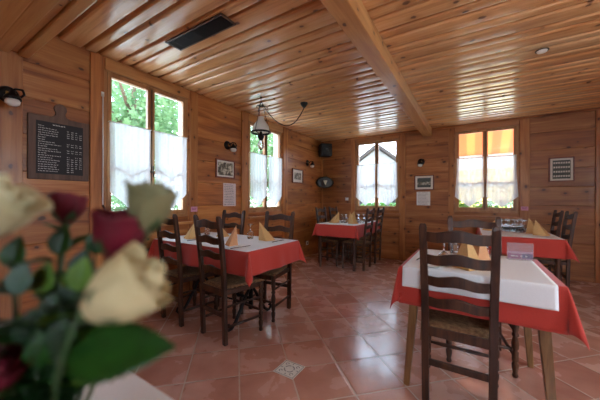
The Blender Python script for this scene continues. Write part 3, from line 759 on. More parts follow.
# ------------------------------------------------------------------ wall things
def onwall(side, u, z, w=0.): return wall_u(side)(u, w, z)
def wall_mat(side):                                    # local x along the wall (to the viewer's right), y into the wall, z up
    return (PI / 2) if side == 'L' else 0
def picture(side, u, z, hw, hh, label, art, mat_w=.03, extra=None):
    rz = wall_mat(side); t = thing('framed_picture', label, 'picture', onwall(side, u, z, -.001), rz, 'framed pictures on the plank walls')
    # local frame: x right, y into wall
    mb = MB(); f = .016
    for a, b, c, d in ((-hw, hw, hh - f, hh), (-hw, hw, -hh, -hh + f), (-hw, -hw + f, -hh + f, hh - f), (hw - f, hw, -hh + f, hh - f)): mb.box(a, b, -.022, 0, c, d)
    obj('frame', mb, 'pic_frame', t, bevel=.003)
    mb = MB(); mb.box(-hw + f, hw - f, -.008, 0, -hh + f, hh - f); obj('mat_board', mb, 'mat_board', t)
    mb = MB(); mb.box(-hw + f + mat_w, hw - f - mat_w, -.0095, -.008, -hh + f + mat_w, hh - f - mat_w); im = obj('print', mb, art, t)
    if extra: extra(im, hw - f - mat_w, hh - f - mat_w)
    return t
picture('L', 2.62, 1.57, .17, .125, 'framed sepia picture above a pinkish paper, near the lamp window', 'old_photo', .022)
picture('L', 4.45, 1.61, .19, .135, 'framed grey print between lamp window and corner speakers', 'old_print', .055)
def hills(im, w, h):
    mb = MB(); pts = [(-w, -h * .15)] + [(-w + 2 * w * k / 12, h * (-.1 + .35 * abs(math.sin(k * 1.3)))) for k in range(13)] + [(w, -h * .5), (-w, -h * .5)]
    mb.prism(pts, .0006, Matrix.Translation((0, -.0102, 0))); obj('print_landscape', mb, 'old_print', im)
picture('B', -.739, 1.477, .165, .137, 'framed dark landscape print between the two back windows', 'dark_print', .035, hills)
def rows_art(im, w, h):
    for r in range(4):
        mb = MB(); zc = h * (.72 - r * .48)
        for k in range(7):
            x = -w * .82 + w * 1.64 * k / 6; a = w * .1
            pts = [(x - a, zc - h * .08), (x - a * .6, zc - h * .1), (x + a * .6, zc - h * .1), (x + a, zc - h * .05), (x + a * 1.1, zc + h * .08), (x + a * .4, zc + h * .1), (x - a * .8, zc + h * .09)]
            mb.prism(pts, .0006, Matrix.Translation((0, -.0102, 0)))
        obj('print_row', mb, 'mat_board', im)
picture('B', 1.124, 1.615, .142, .18, 'framed dark print with four pale rows on the plank wall beside the awning window', 'dark_print', .028, rows_art)

def paper(side, u, z, hw, hh, label, nlines, m='paper', ragged=.8):
    t = thing('paper_sign', label, 'paper', onwall(side, u, z, -.001), wall_mat(side), 'papers pinned to the walls')
    mb = MB(); mb.box(-hw, hw, -.0014, 0, -hh, hh); obj('sheet', mb, m, t)
    mb = MB(); rr = random.Random(nlines)
    for k in range(nlines):
        zz = hh * .85 - 1.7 * hh * k / (nlines - 1); x = -hw * .82; end = hw * (.82 - .7 * rr.random() * (1 - ragged) - .3 * rr.random())
        while x < end:
            L = hw * (.08 + .22 * rr.random()); mb.box(x, min(x + L, end), -.0018, -.0014, zz - .0035, zz + .0035); x += L + hw * .06
    obj('print_lines', mb, 'ink', t)
paper('L', 2.705, 1.22, .115, .158, 'pinkish white printed sheet below the sepia picture', 13, plain('pinkish_sheet', (224, 204, 198), .9))
paper('B', -.75, 1.185, .115, .125, 'white notice sheet below the dark landscape print', 9)
for side, u, zz, lb in (('L', 2.115, 1.035, 'small pink card on the post between the wall windows'), ('B', .70, 1.03, 'small pink card on the post beside the awning window')):
    t = thing('pink_card', lb, 'card', onwall(side, u, zz, -.023), wall_mat(side), 'small pink cards on posts')
    mb = MB(); mb.box(-.045, .045, -.002, 0, -.03, .03); obj('card', mb, 'pinkpaper', t)
    mb = MB()
    for x0, x1, z0 in ((-.035, -.005, .008), (0, .03, .008), (-.03, .02, -.008)): mb.box(x0, x1, -.0025, -.002, z0, z0 + .007)
    obj('card_print', mb, 'purple', t)
t = thing('light_switch', 'tiny white switch on the wall beside the gabled-house window', 'switch', onwall('B', -2.249, 1.175, -.001), 0)
mb = MB(); mb.box(-.035, .035, -.01, 0, -.03, .03); obj('switch_plate', mb, 'white_plastic', t, bevel=.003)
mb = MB(); mb.box(-.012, .012, -.014, -.01, -.018, .018); obj('rocker', mb, 'white_plastic', t)
t = thing('wall_socket', 'white wall socket low on the plank wall beside the corner table', 'socket', onwall('L', 4.829, .27, -.001), PI / 2)
mb = MB(); mb.box(-.04, .04, -.012, 0, -.04, .04); obj('socket_plate', mb, 'white_plastic', t, bevel=.004)
mb = MB(); mb.lathe([(.02, 0), (.02, .002), (.0, .002)], (0, 0, 0), 14, Matrix.Translation((0, -.012, 0)) @ Matrix.Rotation(PI / 2, 4, 'X')); obj('socket_face', mb, 'ink', t)

# chalkboard menu shaped like a cutting board with a rounded grip
cbd = thing('chalkboard_sign', 'black chalkboard menu in a weathered wooden board with a rounded grip', 'menu board', onwall('L', .851, 1.555, -.001), PI / 2)
hw, hh = .195, .25
pts = [(-hw, -hh), (hw, -hh), (hw, hh), (.06, hh), (.034, hh + .02), (.03, hh + .04)]
pts += [(.042 * math.cos(a), hh + .075 + .042 * math.sin(a)) for a in [-.55 + (PI + 1.1) * k / 12 for k in range(13)]]
pts += [(-.03, hh + .04), (-.034, hh + .02), (-.06, hh), (-hw, hh)]
mb = MB(); mb.prism(pts, .02, Matrix.Translation((0, -.02, 0))); obj('wooden_board', mb, 'board', cbd, bevel=.004)
mb = MB(); mb.box(-.15, .15, -.0215, -.0201, -.205, .205); sl = obj('slate', mb, 'slate', cbd)
rr = random.Random(11)
def dash(mb, x0, x1, zz, hgt=.006):
    x = x0
    while x < x1:
        L = .006 + .014 * rr.random(); e = min(x + L, x1); a = zz + .0015 * (rr.random() - .5)
        mb.box(x, e, -.0219, -.0215, a - hgt * .34, a + hgt * .34)
        if rr.random() > .4: mb.box(x, x + .0018, -.0219, -.0215, a - hgt * .3, a + hgt * .95)
        x += L + .005
tm, lm_, pm_ = MB(), MB(), [MB() for _ in range(4)]
dash(tm, -.05, .03, .186, .009)
nl = 21
for k in range(nl):
    zz = .168 - .352 * k / (nl - 1); head = k in (0, 5, 6, 9, 12)
    dash(lm_, -.138, (-.105 + .03 * rr.random()) if head else (-.06 + .07 * rr.random()), zz)
    if not head:
        for c_ in range(2 if k > 18 else 4):
            if rr.random() > .08: dash(pm_[c_], .040 + c_ * .028, .056 + c_ * .028, zz, .006)
obj('chalk_title', tm, 'chalk', sl); obj('chalk_text', lm_, 'chalk', sl)
for m_ in pm_: obj('chalk_price_column', m_, 'chalk', sl)

# wall lamps: round iron back, curved arm, china cup hanging below
def wall_lamp(side, u, z, s, label, wbase=0.):
    t = thing('wall_lamp', label, 'lamp', onwall(side, u, z, wbase - .001), wall_mat(side), 'black iron wall lamps'); t.scale = (s, s, s)
    Rx = Matrix.Rotation(PI / 2, 4, 'X')
    mb = MB(); mb.lathe([(.06, 0), (.06, .01), (.048, .022), (.03, .028), (.0, .03)], (0, 0, 0), 20, Rx); obj('back_plate', mb, 'iron', t)
    mb = MB(); mb.box(-.018, .018, -.038, -.028, -.018, .018); obj('brass_boss', mb, 'brass', t, bevel=.003)
    mb = MB(); mb.tube([(0, -.03, .0), (.025, -.07, .035), (.055, -.10, .03), (.06, -.115, -.005), (.04, -.12, -.03), (.0, -.118, -.035)], .008, 8); obj('arm', mb, 'iron', t)
    mb = MB(); mb.lathe([(.0, .045), (.014, .045), (.02, .02), (.042, .0), (.048, -.022), (.043, -.022), (.0, -.015)], (0, -.118, -.035), 18); obj('iron_hood', mb, 'iron', t)
    mb = MB(); mb.lathe([(.0, -.018), (.034, -.02), (.041, -.034), (.038, -.052), (.024, -.064), (.0, -.068)], (0, -.118, -.035), 18); obj('china_shade', mb, 'white_china', t)
wall_lamp('L', .55, 1.90, 1.0, 'black iron wall lamp with white china shade, beside the chalkboard', -.022)
wall_lamp('L', 2.66, 1.90, 1.0, 'black iron wall lamp above the sepia picture')
wall_lamp('L', 4.83, 1.91, 1.0, 'black iron wall lamp beside the corner speaker')
wall_lamp('B', -.79, 1.86, 1.0, 'black iron wall lamp above the dark landscape print')

# speakers in the corner
sp = thing('mounted_speaker', 'black box speaker high in the far corner, under the ceiling', 'speaker', (-2.66, 5.26, 2.08), -PI / 4 + .08)
sp.rotation_euler = (0, 0, PI / 4)
mb = MB(); mb.box(-.125, .125, -.10, .10, 0, .27); obj('cabinet', mb, 'black', sp, bevel=.02)
mb = MB(); mb.lathe([(.085, 0), (.08, .008), (.03, -.004), (.0, .004)], (0, 0, 0), 20, Matrix.Translation((0, -.1005, .12)) @ Matrix.Rotation(PI / 2, 4, 'X')); obj('speaker_cone', mb, plain('charcoal_cone', (44, 48, 50), .5), sp)
mb = MB(); mb.tube([(0, .1, .15), (0, .19, .15)], .012, 8); obj('wall_bracket', mb, 'iron', sp)
ov = thing('wall_ornament', 'dark oval wall ornament with pale wedge, in the far corner below the speaker', 'ornament', (-2.70, 5.31, 1.53), PI / 4)
mb = MB(); mt = Matrix.Rotation(PI / 2, 4, 'X') @ Matrix.Diagonal((1.0, .62, 1, 1))
mb.lathe([(.20, 0), (.205, .02), (.19, .05), (.15, .06), (.10, .045), (.0, .045)], (0, 0, 0), 28, mt); obj('oval_body', mb, plain('dark_brown_oval', (30, 24, 20), .4, 0, .3), ov)
mb = MB(); mb.prism([(-.045, .045), (.045, .045), (.03, .0), (.004, -.05), (-.004, -.05), (-.03, 0)], .012, Matrix.Translation((0, -.062, 0))); obj('pale_wedge', mb, 'emblem', ov, bevel=.003)

# ------------------------------------------------------------------ ceiling things
hl = thing('hanging_lamp', 'hanging lamp with white opal shade in a black iron ring, in front of the window', 'lamp', (-2.262, 2.671, H))
mb = MB(); mb.lathe([(.0, 0), (.016, -.002), (.016, -.012), (.004, -.02), (.004, -.05), (.0, -.052)], (0, 0, 0), 12); obj('ceiling_hook', mb, 'iron', hl)
mb = MB()
for k in range(3):
    a = k * 2 * PI / 3 + .6; c_, s_ = math.cos(a), math.sin(a)
    mb.tube([(0, 0, -.045), (.02 * c_, .02 * s_, -.10), (.03 * c_, .03 * s_, -.11), (.075 * c_, .075 * s_, -.125), (.09 * c_, .09 * s_, -.15), (.08 * c_, .08 * s_, -.165)], .0045, 6)
    mb.tube([(.03 * c_, .03 * s_, -.11), (.05 * c_, .05 * s_, -.22), (.118 * c_, .118 * s_, -.44)], .0035, 6)
mb.lathe([(.028, -.105), (.034, -.108), (.034, -.116), (.028, -.118)], (0, 0, 0), 16, closed=True)
obj('suspension', mb, 'iron', hl)
mb = MB(); mb.lathe([(.112, -.437), (.125, -.44), (.127, -.455), (.118, -.462), (.108, -.455)], (0, 0, 0), 28, closed=True)
for k in range(3):
    a = k * 2 * PI / 3 + .6; mb.tube([(.112 * math.cos(a), .112 * math.sin(a), -.452), (.03 * math.cos(a), .03 * math.sin(a), -.47)], .005, 6)
obj('iron_ring', mb, 'iron', hl)
mb = MB(); mb.lathe([(.046, -.255), (.040, -.275), (.05, -.30), (.075, -.335), (.098, -.37), (.106, -.41), (.105, -.436)], (0, 0, 0), 28)
for f_ in [f for f in mb.bm.faces if len(f.verts) > 4]: mb.bm.faces.remove(f_)
obj('opal_shade', mb, 'opal', hl)
mb = MB(); mb.lathe([(.0, -.44), (.016, -.44), (.02, -.475), (.038, -.49), (.042, -.51), (.03, -.53), (.022, -.545), (.0, -.55)], (0, 0, 0), 18); obj('burner', mb, 'iron', hl)
mb = MB(); mb.lathe([(.0, -.551), (.022, -.552), (.036, -.575), (.042, -.605), (.034, -.64), (.018, -.665), (.0, -.675)], (0, 0, 0), 18); obj('glass_bulb', mb, 'glass', hl)
cn = thing('ceiling_canopy', 'black cone canopy on the ceiling at the end of the lamp cord', 'cable outlet', (-1.909, 3.139, H))
mb = MB(); mb.lathe([(.05, 0), (.05, -.012), (.03, -.045), (.012, -.065), (.0, -.066)], (0, 0, 0), 18); obj('cone', mb, 'black', cn)
A = Vector((0, 0, -.066)); B = Vector((-2.262 + 1.909, 2.671 - 3.139, -.054)); pts = []
for k in range(25):
    f = k / 24; p = A.lerp(B, f); p.z -= .27 * (1 - (2 * f - .86) ** 2 / (1.14 ** 2 if f > .43 else .86 ** 2)); pts.append(p)
mb = MB(); mb.tube(pts, .0055, 8); cord = obj('cord', mb, 'black', cn)
vt = thing('ceiling_vent', 'black rectangular vent grille set in the board ceiling', 'vent', (-1.81, 1.388, H - .0005))
mb = MB()
for a, b, c_, d in ((-.332, .332, .060, .072), (-.332, .332, -.072, -.060), (-.332, -.32, -.06, .06), (.32, .332, -.06, .06)): mb.box(a, b, c_, d, -.012, 0)
obj('vent_frame', mb, plain('brown_vent_frame', (92, 70, 58), .5), vt)
mb = MB(); mb.box(-.32, .32, -.06, .06, -.003, 0); obj('vent_backing', mb, 'black', vt)
mb = MB()
for k in range(13): mb.box(-.319, .319, -.057 + .0095 * k - .0012, -.057 + .0095 * k + .0012, -.010, -.003)
for k in range(5): mb.box(-.26 + .13 * k - .0015, -.26 + .13 * k + .0015, -.059, .059, -.0105, -.0100)
obj('grille_slats', mb, plain('dark_grille', (40, 38, 38), .5), vt)
sd = thing('smoke_detector', 'small white round detector on the board ceiling', 'detector', (.513, 3.11, H - .0005))
mb = MB(); mb.lathe([(.038, 0), (.038, -.010), (.032, -.02), (.014, -.025), (.0, -.026)], (0, 0, 0), 20); obj('detector_body', mb, 'white_plastic', sd)
mb = MB(); mb.lathe([(.039, 0), (.048, -.003), (.048, -.008), (.0385, -.009)], (0, 0, 0), 20, closed=True); obj('detector_base', mb, 'grey_metal', sd)

# ------------------------------------------------------------------ near table with the bouquet
NT0 = (-1.3, -.40, -.55, .335)
t = thing('side_table', 'near table carrying the vase of roses', 'table', ((NT0[0] + NT0[1]) / 2, (NT0[2] + NT0[3]) / 2, 0))
hx, hy = (NT0[1] - NT0[0]) / 2, (NT0[3] - NT0[2]) / 2
mb = MB(); mb.box(-hx, hx, -hy, hy, TZ - .028, TZ); obj('tabletop', mb, 'oak', t, bevel=.004)
for sx in (-1, 1):
    for sy in (-1, 1): obj('leg', tapered_leg(sx * (hx - .07), sy * (hy - .07), sx * (hx - .05), sy * (hy - .05), TZ - .029, .026, .018), 'oak', t)
o = obj('tablecloth', cloth_mesh(hx + .002, hy + .002, .2, .2, 0, 9, .4, .01), 'white_cloth', loc=((NT0[0] + NT0[1]) / 2, (NT0[2] + NT0[3]) / 2, TZ + .0025), solid=.0015)
tag(o, 'white tablecloth under the rose bouquet', 'tablecloth')
VX, VY, VZ = -.415, .105, TZ + .0035
vase_glass = sheer('pale_blue_vase_glass', (150, 178, 180), .35)
vs = thing('flower_vase', 'slim clear glass vase holding the roses', 'vase', (VX, VY, VZ))
mb = MB(); mb.lathe([(.0, .012), (.03, .012), (.034, .05), (.038, .1), (.040, .145), (.0425, .1465), (.044, .145), (.042, .1), (.038, .05), (.036, .0), (.0, 0)], (0, 0, 0), 24); obj('vase_body', mb, vase_glass, vs)
MOUTH = Vector((VX, VY, VZ + .145))

def rot_to(d):
    return Vector((0, 0, 1)).rotation_difference(Vector(d).normalized()).to_matrix().to_4x4()
def rose_mesh(r, h, openness, seed, layers=((3, .35), (4, .55), (5, .78), (5, 1.))):
    rr = random.Random(seed); mb = MB()
    for li, (cnt, rad) in enumerate(layers):
        for k in range(cnt):
            a0 = 2 * PI * k / cnt + li * 1.1 + rr.random() * .3; half = PI / cnt * (1.35 if li else 1.2); tw = rr.uniform(-.12, .12)
            rows = []; hk = h * (1 - .06 * li * openness) * rr.uniform(.94, 1.06); nv, nu = 10, 10
            for j in range(nv + 1):
                v = j / nv; row = []
                for i in range(nu + 1):
                    u = i / nu * 2 - 1
                    prof = (.28 + .9 * math.sin(min(1, v * 1.25) * PI / 2) ** .9 - (.34 - .30 * openness * rad) * v ** 2)
                    lip = openness * .42 * rad * max(0, v - .72) / .28
                    rad_ = r * rad * (prof + lip) * .86 + r * .02 * li
                    wid = half * math.sin(PI * min(1, .18 + .62 * v)) ** .6
                    zz = hk * (v - .09 * (u * u) * v - .10 * max(0, v - .75) / .25 * openness * rad) + h * .015 * math.sin(5 * u + seed) * v
                    ang = a0 + u * wid + tw * v
                    rad_ *= 1 + .035 * math.cos(3 * u + k) * v
                    row.append(Vector((rad_ * math.cos(ang), rad_ * math.sin(ang), zz)))
                rows.append(row)
            mb.grid(rows)
    return mb
def leaf_mesh(L, W, fold=.25, curl=.25, serr=True, nU=24):
    mb = MB(); rows = []
    for i in range(nU + 1):
        f = i / nU; w = W * (math.sin(PI * f ** .82) ** .85) * (1 - .15 * f)
        if serr: w *= 1 + .05 * (1 if i % 2 else -1) * (0 if i in (0, nU) else 1)
        row = []
        for j in range(-4, 5):
            s = j / 4
            row.append(Vector((s * w, f * L, fold * abs(s) * w - curl * L * f * f + .02 * W * math.sin(f * 22) * abs(s))))
        rows.append(row)
    mb.grid(rows); return mb
def orient(y, up):
    y = Vector(y).normalized(); up = Vector(up); zz = (up - y * up.dot(y)).normalized(); x = y.cross(zz)
    return Matrix((x, y, zz)).transposed().to_4x4()
def place_leaf(parent, base, tip, up, W, m, fold=.25, curl=.12, origin=Vector()):
    base, tip = Vector(base), Vector(tip); mb = leaf_mesh((tip - base).length, W, fold, curl)
    o = obj('leaf', mb, m, parent, solid=.0006); o.matrix_local = Matrix.Translation(base - origin) @ orient(tip - base, up); return o
def rose(label, pos, r, h, face, m, openness, seed, layers=None, sub='rose', leaves=()):
    pos = Vector(pos); t = thing(sub, label, 'rose', pos, 0, 'roses in the bouquet'); face = Vector(face).normalized()
    mb = rose_mesh(r, h, openness, seed, layers) if layers else rose_mesh(r, h, openness, seed)
    b = obj('bloom', mb, m, t, solid=.0007); b.matrix_local = rot_to(face) @ Matrix.Translation((0, 0, -h * .5))
    mb = MB(); mb.lathe([(.0, -.012), (r * .2, -.008), (r * .3, 0), (r * .24, .006), (.0, .008)], (0, 0, -h * .5), 12, rot_to(face)); 
    for k in range(5):
        a = k * 2 * PI / 5; rows = []
        for i in range(7):
            f = i / 6; w = .0055 * math.sin(PI * (.12 + .88 * f) ** .8) if f < 1 else .0003; rad_ = r * (.26 + .62 * math.sin(f * PI / 2)); zz = -h * .5 + h * .42 * f
            rows.append([rot_to(face) @ Vector((rad_ * math.cos(a) - s * w * math.sin(a), rad_ * math.sin(a) + s * w * math.cos(a), zz)) for s in (-1, 0, 1)])
        mb.grid(rows)
    obj('calyx', mb, 'stem', t)
    e = -face * (h * .5 + .01); mth = MOUTH + Vector(((seed % 5 - 2) * .007, (seed % 3 - 1) * .012, -.06)) - pos
    q = Vector(((e.x * .7 + mth.x * .3), (e.y * .7 + mth.y * .3), (e.z * .4 + mth.z * .6)))
    pts = []
    for k in range(13):
        f = k / 12; pts.append(e * (1 - f) ** 2 + (e - face * .05) * 2 * f * (1 - f) * .5 + q * f * (1 - f) + mth * f * f)
    mb = MB(); mb.tube(pts, .0026, 8); obj('stem', mb, 'stem', t)
    for base, tip, up, W, lm in leaves: place_leaf(t, base, tip, up, W, lm, origin=pos)
    return t
# camera basis (for working out directions when the bouquet was laid out; plain world coordinates follow)
rose('dark red open rose, between the cream roses', (-.325, .150, 1.113), .0275, .056, (.15, .15, 1), 'rose_red', .55, 2)
rose('small crimson rosebud on a thin stem in front of the plank wall', (-.450, .143, 1.139), .0205, .040, (.0, .1, 1), 'rose_red', .35, 3, ((3, .4), (4, .75), (4, 1.)),
     leaves=(((-.452, .142, 1.105), (-.475, .125, 1.122), (0, 0, 1), .007, 'rose_leaf'),))
rose('greenish cream rosebud overlapping the nearest window', (-.299, .167, 1.142), .0235, .06, (.28, .05, 1), 'rose_green_backlit', .6, 4, ((3, .5), (3, .8), (3, 1.)))
rose('yellowish cream rose above the big green leaf', (-.268, .128, 1.068), .031, .068, (.5, .62, .5), 'rose_yellow', .5, 5)
rose('big white rose cut by the picture edge', (-.368, .050, 1.145), .040, .066, (.25, .3, .8), 'rose_cream', .75, 6)
rose('deep red rose at the bottom picture edge', (-.385, .058, .985), .030, .056, (.2, .2, .8), 'rose_red', .5, 7)
# foliage sprigs
def sprig(label, tip, m, leaves, seed, W=.012, name='foliage_sprig', L=.05):
    tip = Vector(tip); t = thing(name, label, 'foliage', tip, 0, 'greenery in the bouquet'); rr = random.Random(seed)
    mth = MOUTH + Vector(((seed % 5 - 2) * .009, (seed % 4 - 1.5) * .010, -.06)) - tip; pts = [Vector((0, 0, 0)) * (1 - k / 10) ** 2 + Vector((mth.x * .25, mth.y * .25, mth.z * .6)) * 2 * (k / 10) * (1 - k / 10) + mth * (k / 10) ** 2 for k in range(11)]
    mb = MB(); mb.tube(pts, .0013, 6); obj('stem', mb, 'stem', t)
    for k in range(leaves):
        f = .05 + .5 * k / leaves; p = pts[int(f * 10)]; a = k * 2.4 + seed; d = Vector((math.cos(a), math.sin(a), .35 + .3 * rr.random())).normalized()
        place_leaf(t, p, p + d * L * rr.uniform(.8, 1.15), (0, 0, 1), W * rr.uniform(.8, 1.2), m, .3, .25)
    p = pts[0]; place_leaf(t, p, p + Vector((.004, .004, L * .7)), (1, -1, 0), W, m, .3, .1)
    return t
big = thing('rose_leaf', 'big dark green leaf at the bottom, pointing towards the floor tiles', 'foliage', (-.312, .098, 1.008), 0, 'greenery in the bouquet')
place_leaf(big, (0, 0, 0), (.092, .047, .0135), (.42, -.62, .66), .0265, 'rose_leaf', .18, .03)
mb = MB(); mb.tube([(0, 0, 0), (-.03, .0, -.03), MOUTH - Vector((-.312, .098, 1.008)) - Vector((0, 0, .05))], .002, 6); obj('stem', mb, 'stem', big)
SP = [((-.372, .128, 1.060), 'rose_leaf2', 6, 'dark green sprig in the middle of the bouquet'), ((-.405, .12, 1.085), 'rose_leaf', 6, 'mid green sprig below the small crimson bud'),
      ((-.345, .118, 1.055), 'bright_leaf', 5, 'bright green sprig beside the yellowish cream rose'), ((-.40, .085, 1.05), 'grey_leaf', 6, 'silvery sprig below the big white rose'),
      ((-.365, .10, 1.02), 'rose_leaf2', 6, 'dark sprig beside the bottom red rose'), ((-.43, .115, 1.03), 'rose_leaf', 6, 'green sprig low at the bouquet side'),
      ((-.34, .10, 1.00), 'rose_leaf2', 6, 'dark green sprig just above the vase mouth'), ((-.375, .145, 1.085), 'rose_leaf', 5, 'green sprig rising behind the dark red rose'),
      ((-.36, .09, .985), 'rose_leaf', 6, 'drooping green sprig in front of the vase')]
SP += [((-.395, .06, 1.02), 'rose_leaf2', 7, 'dark sprig below the silvery one, at the picture edge'), ((-.385, .10, 1.00), 'rose_leaf', 7, 'broad green sprig between bottom red rose and big leaf'),
       ((-.36, .115, 1.035), 'rose_leaf2', 7, 'deep green sprig behind the big leaf'), ((-.42, .085, 1.075), 'rose_leaf', 6, 'green sprig behind the silvery one'),
       ((-.35, .135, 1.04), 'rose_leaf2', 6, 'dark sprig between the yellowish cream rose and the silvery sprig'), ((-.375, .085, 1.005), 'rose_leaf2', 7, 'lowest dark sprig, overlapping the vase'),
       ((-.405, .105, 1.045), 'bright_leaf', 5, 'fresh green sprig in the shadowed middle'), ((-.373, .085, .967), 'rose_leaf2', 8, 'broad dark sprig at the very bottom, over the cloth'), ((-.368, .099, .953), 'rose_leaf', 8, 'green sprig at the very bottom, against the vase')]
for i, (p, m, nl_, lb) in enumerate(SP): sprig(lb, p, m, nl_, i + 1, .013)

# ------------------------------------------------------------------ outdoors
mb = MB(); mb.box(-40, 40, -40, 45, -.5, -.32); struct(obj('ground', mb, 'ground_out'))
def tree(label, x, y, h, r, m, seed, n=9500):
    t = thing('leafy_tree', label, 'tree', (x, y, -.32), 0, 'trees outside the windows'); rr = random.Random(seed)
    mb = MB(); mb.tube([(0, 0, 0), (.05, 0, h * .3), (-.05, .05, h * .55), (0, 0, h * .8)], [.16, .13, .1, .03], 10)
    for k in range(7):
        a = k * .9; mb.tube([(0, 0, h * (.25 + .06 * k)), (r * .5 * math.cos(a), r * .5 * math.sin(a), h * (.4 + .06 * k))], [.06, .015], 6)
    obj('trunk', mb, 'bark', t)
    mb = MB(); cl = [(Vector((rr.uniform(-.7, .7) * r, rr.uniform(-.95, .95) * r, h * rr.uniform(.16, .95))), rr.uniform(.35, .55) * r) for _ in range(38)]
    for k in range(n):
        c_, q = rr.choice(cl); d = Vector((rr.gauss(0, 1), rr.gauss(0, 1), rr.gauss(0, 1))).normalized() * q * rr.random() ** .4; p = c_ + d
        a = Vector((rr.gauss(0, 1), rr.gauss(0, 1), rr.gauss(0, 1))).normalized(); b = a.orthogonal().normalized(); s = rr.uniform(.04, .08)
        v = [mb.bm.verts.new(p + a * s * i + b * s * .55 * j) for i, j in ((-1, 0), (0, -1), (1, 0), (0, 1))]; mb.bm.faces.new(v)
    obj('crown', mb, m, t, normals=False)
tree('leafy green tree outside the window nearest the chalkboard', -6.4, 3.2, 5.2, 1.4, 'tree_leaf', 1)
tree('leafy green tree far outside, seen between two other trees', -11.6, 6.0, 7., 1.8, 'tree_leaf2', 2)
tree('leafy green tree outside the window behind the hanging lamp', -6.6, 7.9, 5.0, 1.4, 'tree_leaf', 3)
tree('pale green tree farthest out behind the lamp window', -11.6, 12., 7., 1.8, 'tree_leaf', 4)
# gabled house beyond window 3
hs = thing('gabled_house', 'pale gabled house outside the back window', 'house', (-5.15, 17.5, -.32), .28)
mb = MB(); mb.prism([(-3.2, 0), (3.2, 0), (3.2, 2.3), (0, 4.8), (-3.2, 2.3)], 7, Matrix()); obj('house_wall', mb, 'white_wall', hs)
for s in (-1, 1):
    mb = MB(); mb.prism([(s * -.05, 4.86), (s * 3.9, 1.78), (s * 3.9, 1.98), (s * -.05, 5.06)], 8.2, Matrix.Translation((0, -.7, 0))); obj('roof', mb, 'roof', hs)
for x, zz in ((-1.2, 2.6), (1.2, 2.6), (-1.2, .9), (1.2, .9)):
    mb = MB(); mb.box(x - .4, x + .4, -.04, .02, zz - .1, zz + .8); w = obj('house_window', mb, 'frame_w', hs); mb = MB(); mb.box(x - .33, x + .33, -.05, -.04, zz - .03, zz + .73); obj('house_pane', mb, 'slate', w)
# yellow house beyond window 4
yh = thing('yellow_house', 'yellow rendered house front beyond the awning', 'house', (.6, 13., -.32), -.1)
mb = MB(); mb.box(-3.5, 6, 0, 5, 0, 2.75); obj('house_wall', mb, 'yellow_wall', yh)
mb = MB(); mb.box(-3.6, 6.1, -.12, -.002, 2.05, 2.2); obj('house_ledge', mb, 'white_wall', yh)
for x in (-1.6, 1.2, 4):
    mb = MB(); mb.box(x - .5, x + .5, -.05, -.002, .5, 1.7); obj('house_window', mb, 'white_wall', yh)
aw = thing('orange_awning', 'orange striped awning outside the back window', 'awning', (.2, YB + T + .02, 0))
mb = MB(); rows = []
for j in range(7):
    f = j / 6; rows.append([Vector((-1.1 + 2.3 * i / 30, .02 + 1.25 * f, 2.86 - .74 * f - .03 * math.sin(PI * f))) for i in range(31)])
mb.grid(rows); obj('awning_canvas', mb, 'awning', aw, solid=.002)
mb = MB(); mb.box(-1.12, 1.22, 1.27, 1.32, 2.05, 2.13); obj('front_bar', mb, 'white_plastic', aw)
for x in (-1.0, 1.1):
    mb = MB(); mb.tube([(x, .02, 1.95 + .45), (x, 1.28, 2.09)], .015, 8); obj('awning_arm', mb, 'white_plastic', aw)
mb = MB(); mb.box(-1.1, 1.2, 0, .02, 2.78, 2.9); obj('awning_rail', mb, 'white_plastic', aw)
def window_box(label, x, y, z, hw, rz, seed, blooms=True, height=.22):
    t = thing('window_box', label, 'planter', (x, y, z), rz, 'planted window boxes'); rr = random.Random(seed)
    mb = MB(); mb.box(-hw, hw, -.075, .075, 0, .14); obj('box', mb, 'terracotta', t, bevel=.006)
    mb = MB()
    for k in range(420):
        p = Vector((rr.uniform(-hw, hw), rr.gauss(0, .06), .13 + height * rr.random())); a = Vector((rr.gauss(0, 1), rr.gauss(0, 1), rr.gauss(0, .6))).normalized(); b = a.orthogonal().normalized(); s = rr.uniform(.02, .04)
        mb.bm.faces.new([mb.bm.verts.new(p + a * s * i + b * s * .8 * j) for i, j in ((-1, 0), (-.4, -.9), (.6, -.8), (1, 0), (.6, .8), (-.4, .9))])
    obj('foliage', mb, 'shrub_leaf', t, normals=False)
    if blooms:
        mb = MB()
        for k in range(7):
            p = Vector((rr.uniform(-hw, hw), rr.uniform(-.08, .05), .2 + height * rr.random()))
            for q in range(8):
                d = Vector((rr.gauss(0, 1), rr.gauss(0, 1), rr.gauss(0, 1))).normalized() * .018; mb.lathe([(.0, -.01), (.009, -.004), (.009, .004), (.0, .01)], p + d, 6)
        obj('blooms', mb, 'geranium', t)
window_box('geranium box on the sill outside the awning window', .2, YB + .40, .80, .45, 0, 1)
window_box('leafy window box outside the gabled-house window', -1.62, YB + .40, .80, .42, 0, 2, False, .16)

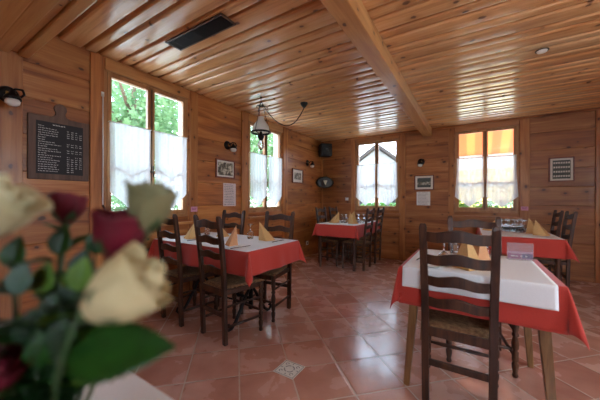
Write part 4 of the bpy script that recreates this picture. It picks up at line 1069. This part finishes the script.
# ------------------------------------------------------------------ light, world, camera
w = bpy.data.worlds.new('sky'); bpy.context.scene.world = w; w.use_nodes = True; nt = w.node_tree; nt.nodes.clear()
bg = nt.nodes.new('ShaderNodeBackground'); out = nt.nodes.new('ShaderNodeOutputWorld'); tc = nt.nodes.new('ShaderNodeTexCoord')
sep = nt.nodes.new('ShaderNodeSeparateXYZ'); rp = nt.nodes.new('ShaderNodeValToRGB'); nt.links.new(tc.outputs['Generated'], sep.inputs[0]); nt.links.new(sep.outputs[2], rp.inputs[0])
rp.color_ramp.elements[0].color = (.70, .85, 1, 1); rp.color_ramp.elements[1].color = (.55, .74, 1, 1); rp.color_ramp.elements[1].position = .8
nt.links.new(rp.outputs[0], bg.inputs[0]); bg.inputs[1].default_value = 4.6; nt.links.new(bg.outputs[0], out.inputs[0])
sun = bpy.data.lights.new('sun', 'SUN'); sun.energy = 3.; sun.angle = .03; sun.color = (1, .95, .86)
so = bpy.data.objects.new('sun', sun); C.objects.link(so); so.rotation_euler = Vector((-.55, .12, -.83)).to_track_quat('-Z', 'Y').to_euler()
def area(name, loc, d, sx, sy, e, col=(1, 1, 1), portal=False):
    l = bpy.data.lights.new(name, 'AREA'); l.shape = 'RECTANGLE'; l.size = sx; l.size_y = sy; l.energy = e; l.color = col
    if portal: l.cycles.is_portal = True
    o = bpy.data.objects.new(name, l); C.objects.link(o); o.location = loc; o.rotation_euler = Vector(d).to_track_quat('-Z', 'Y').to_euler(); return o
for q in RW: area('right_window_fill', (XR + .03, (q[0] + q[1]) / 2, (q[2] + q[3]) / 2), (-1, 0, -.15), q[1] - q[0], q[3] - q[2], 11, (.92, .96, 1))  # added fill lamp set in the unseen right opening, besides the sky
for q in QW: area('rear_window_fill', ((q[0] + q[1]) / 2, YR - .03, (q[2] + q[3]) / 2), (0, 1, -.1), q[1] - q[0], q[3] - q[2], 4, (.96, .98, 1))  # weaker fill lamp, added behind the camera in the unseen rear opening

cam = bpy.data.cameras.new('camera'); cam.sensor_width = 36; cam.lens = 273.5 / 600 * 36; cam.clip_start = .01; cam.clip_end = 200
co = bpy.data.objects.new('camera', cam); C.objects.link(co); co.location = (0, 0, EYE)
co.rotation_mode = 'XYZ'; co.matrix_world = Matrix.Translation((0, 0, EYE)) @ Matrix.Rotation(math.radians(32.08), 4, 'Z') @ Matrix.Rotation(PI / 2, 4, 'X') @ Matrix.Rotation(.0035, 4, 'Z')
cam.dof.use_dof = True; cam.dof.focus_distance = 2.6; cam.dof.aperture_fstop = 1.9
sc = bpy.context.scene; sc.camera = co
sc.view_settings.view_transform = 'Standard'; sc.view_settings.look = 'None'; sc.view_settings.gamma = 1; sc.view_settings.use_curve_mapping = False
sc.view_settings.exposure = 1.2
sc.cycles.max_bounces = 10; sc.cycles.diffuse_bounces = 5; sc.cycles.transparent_max_bounces = 16; sc.cycles.sample_clamp_indirect = 6
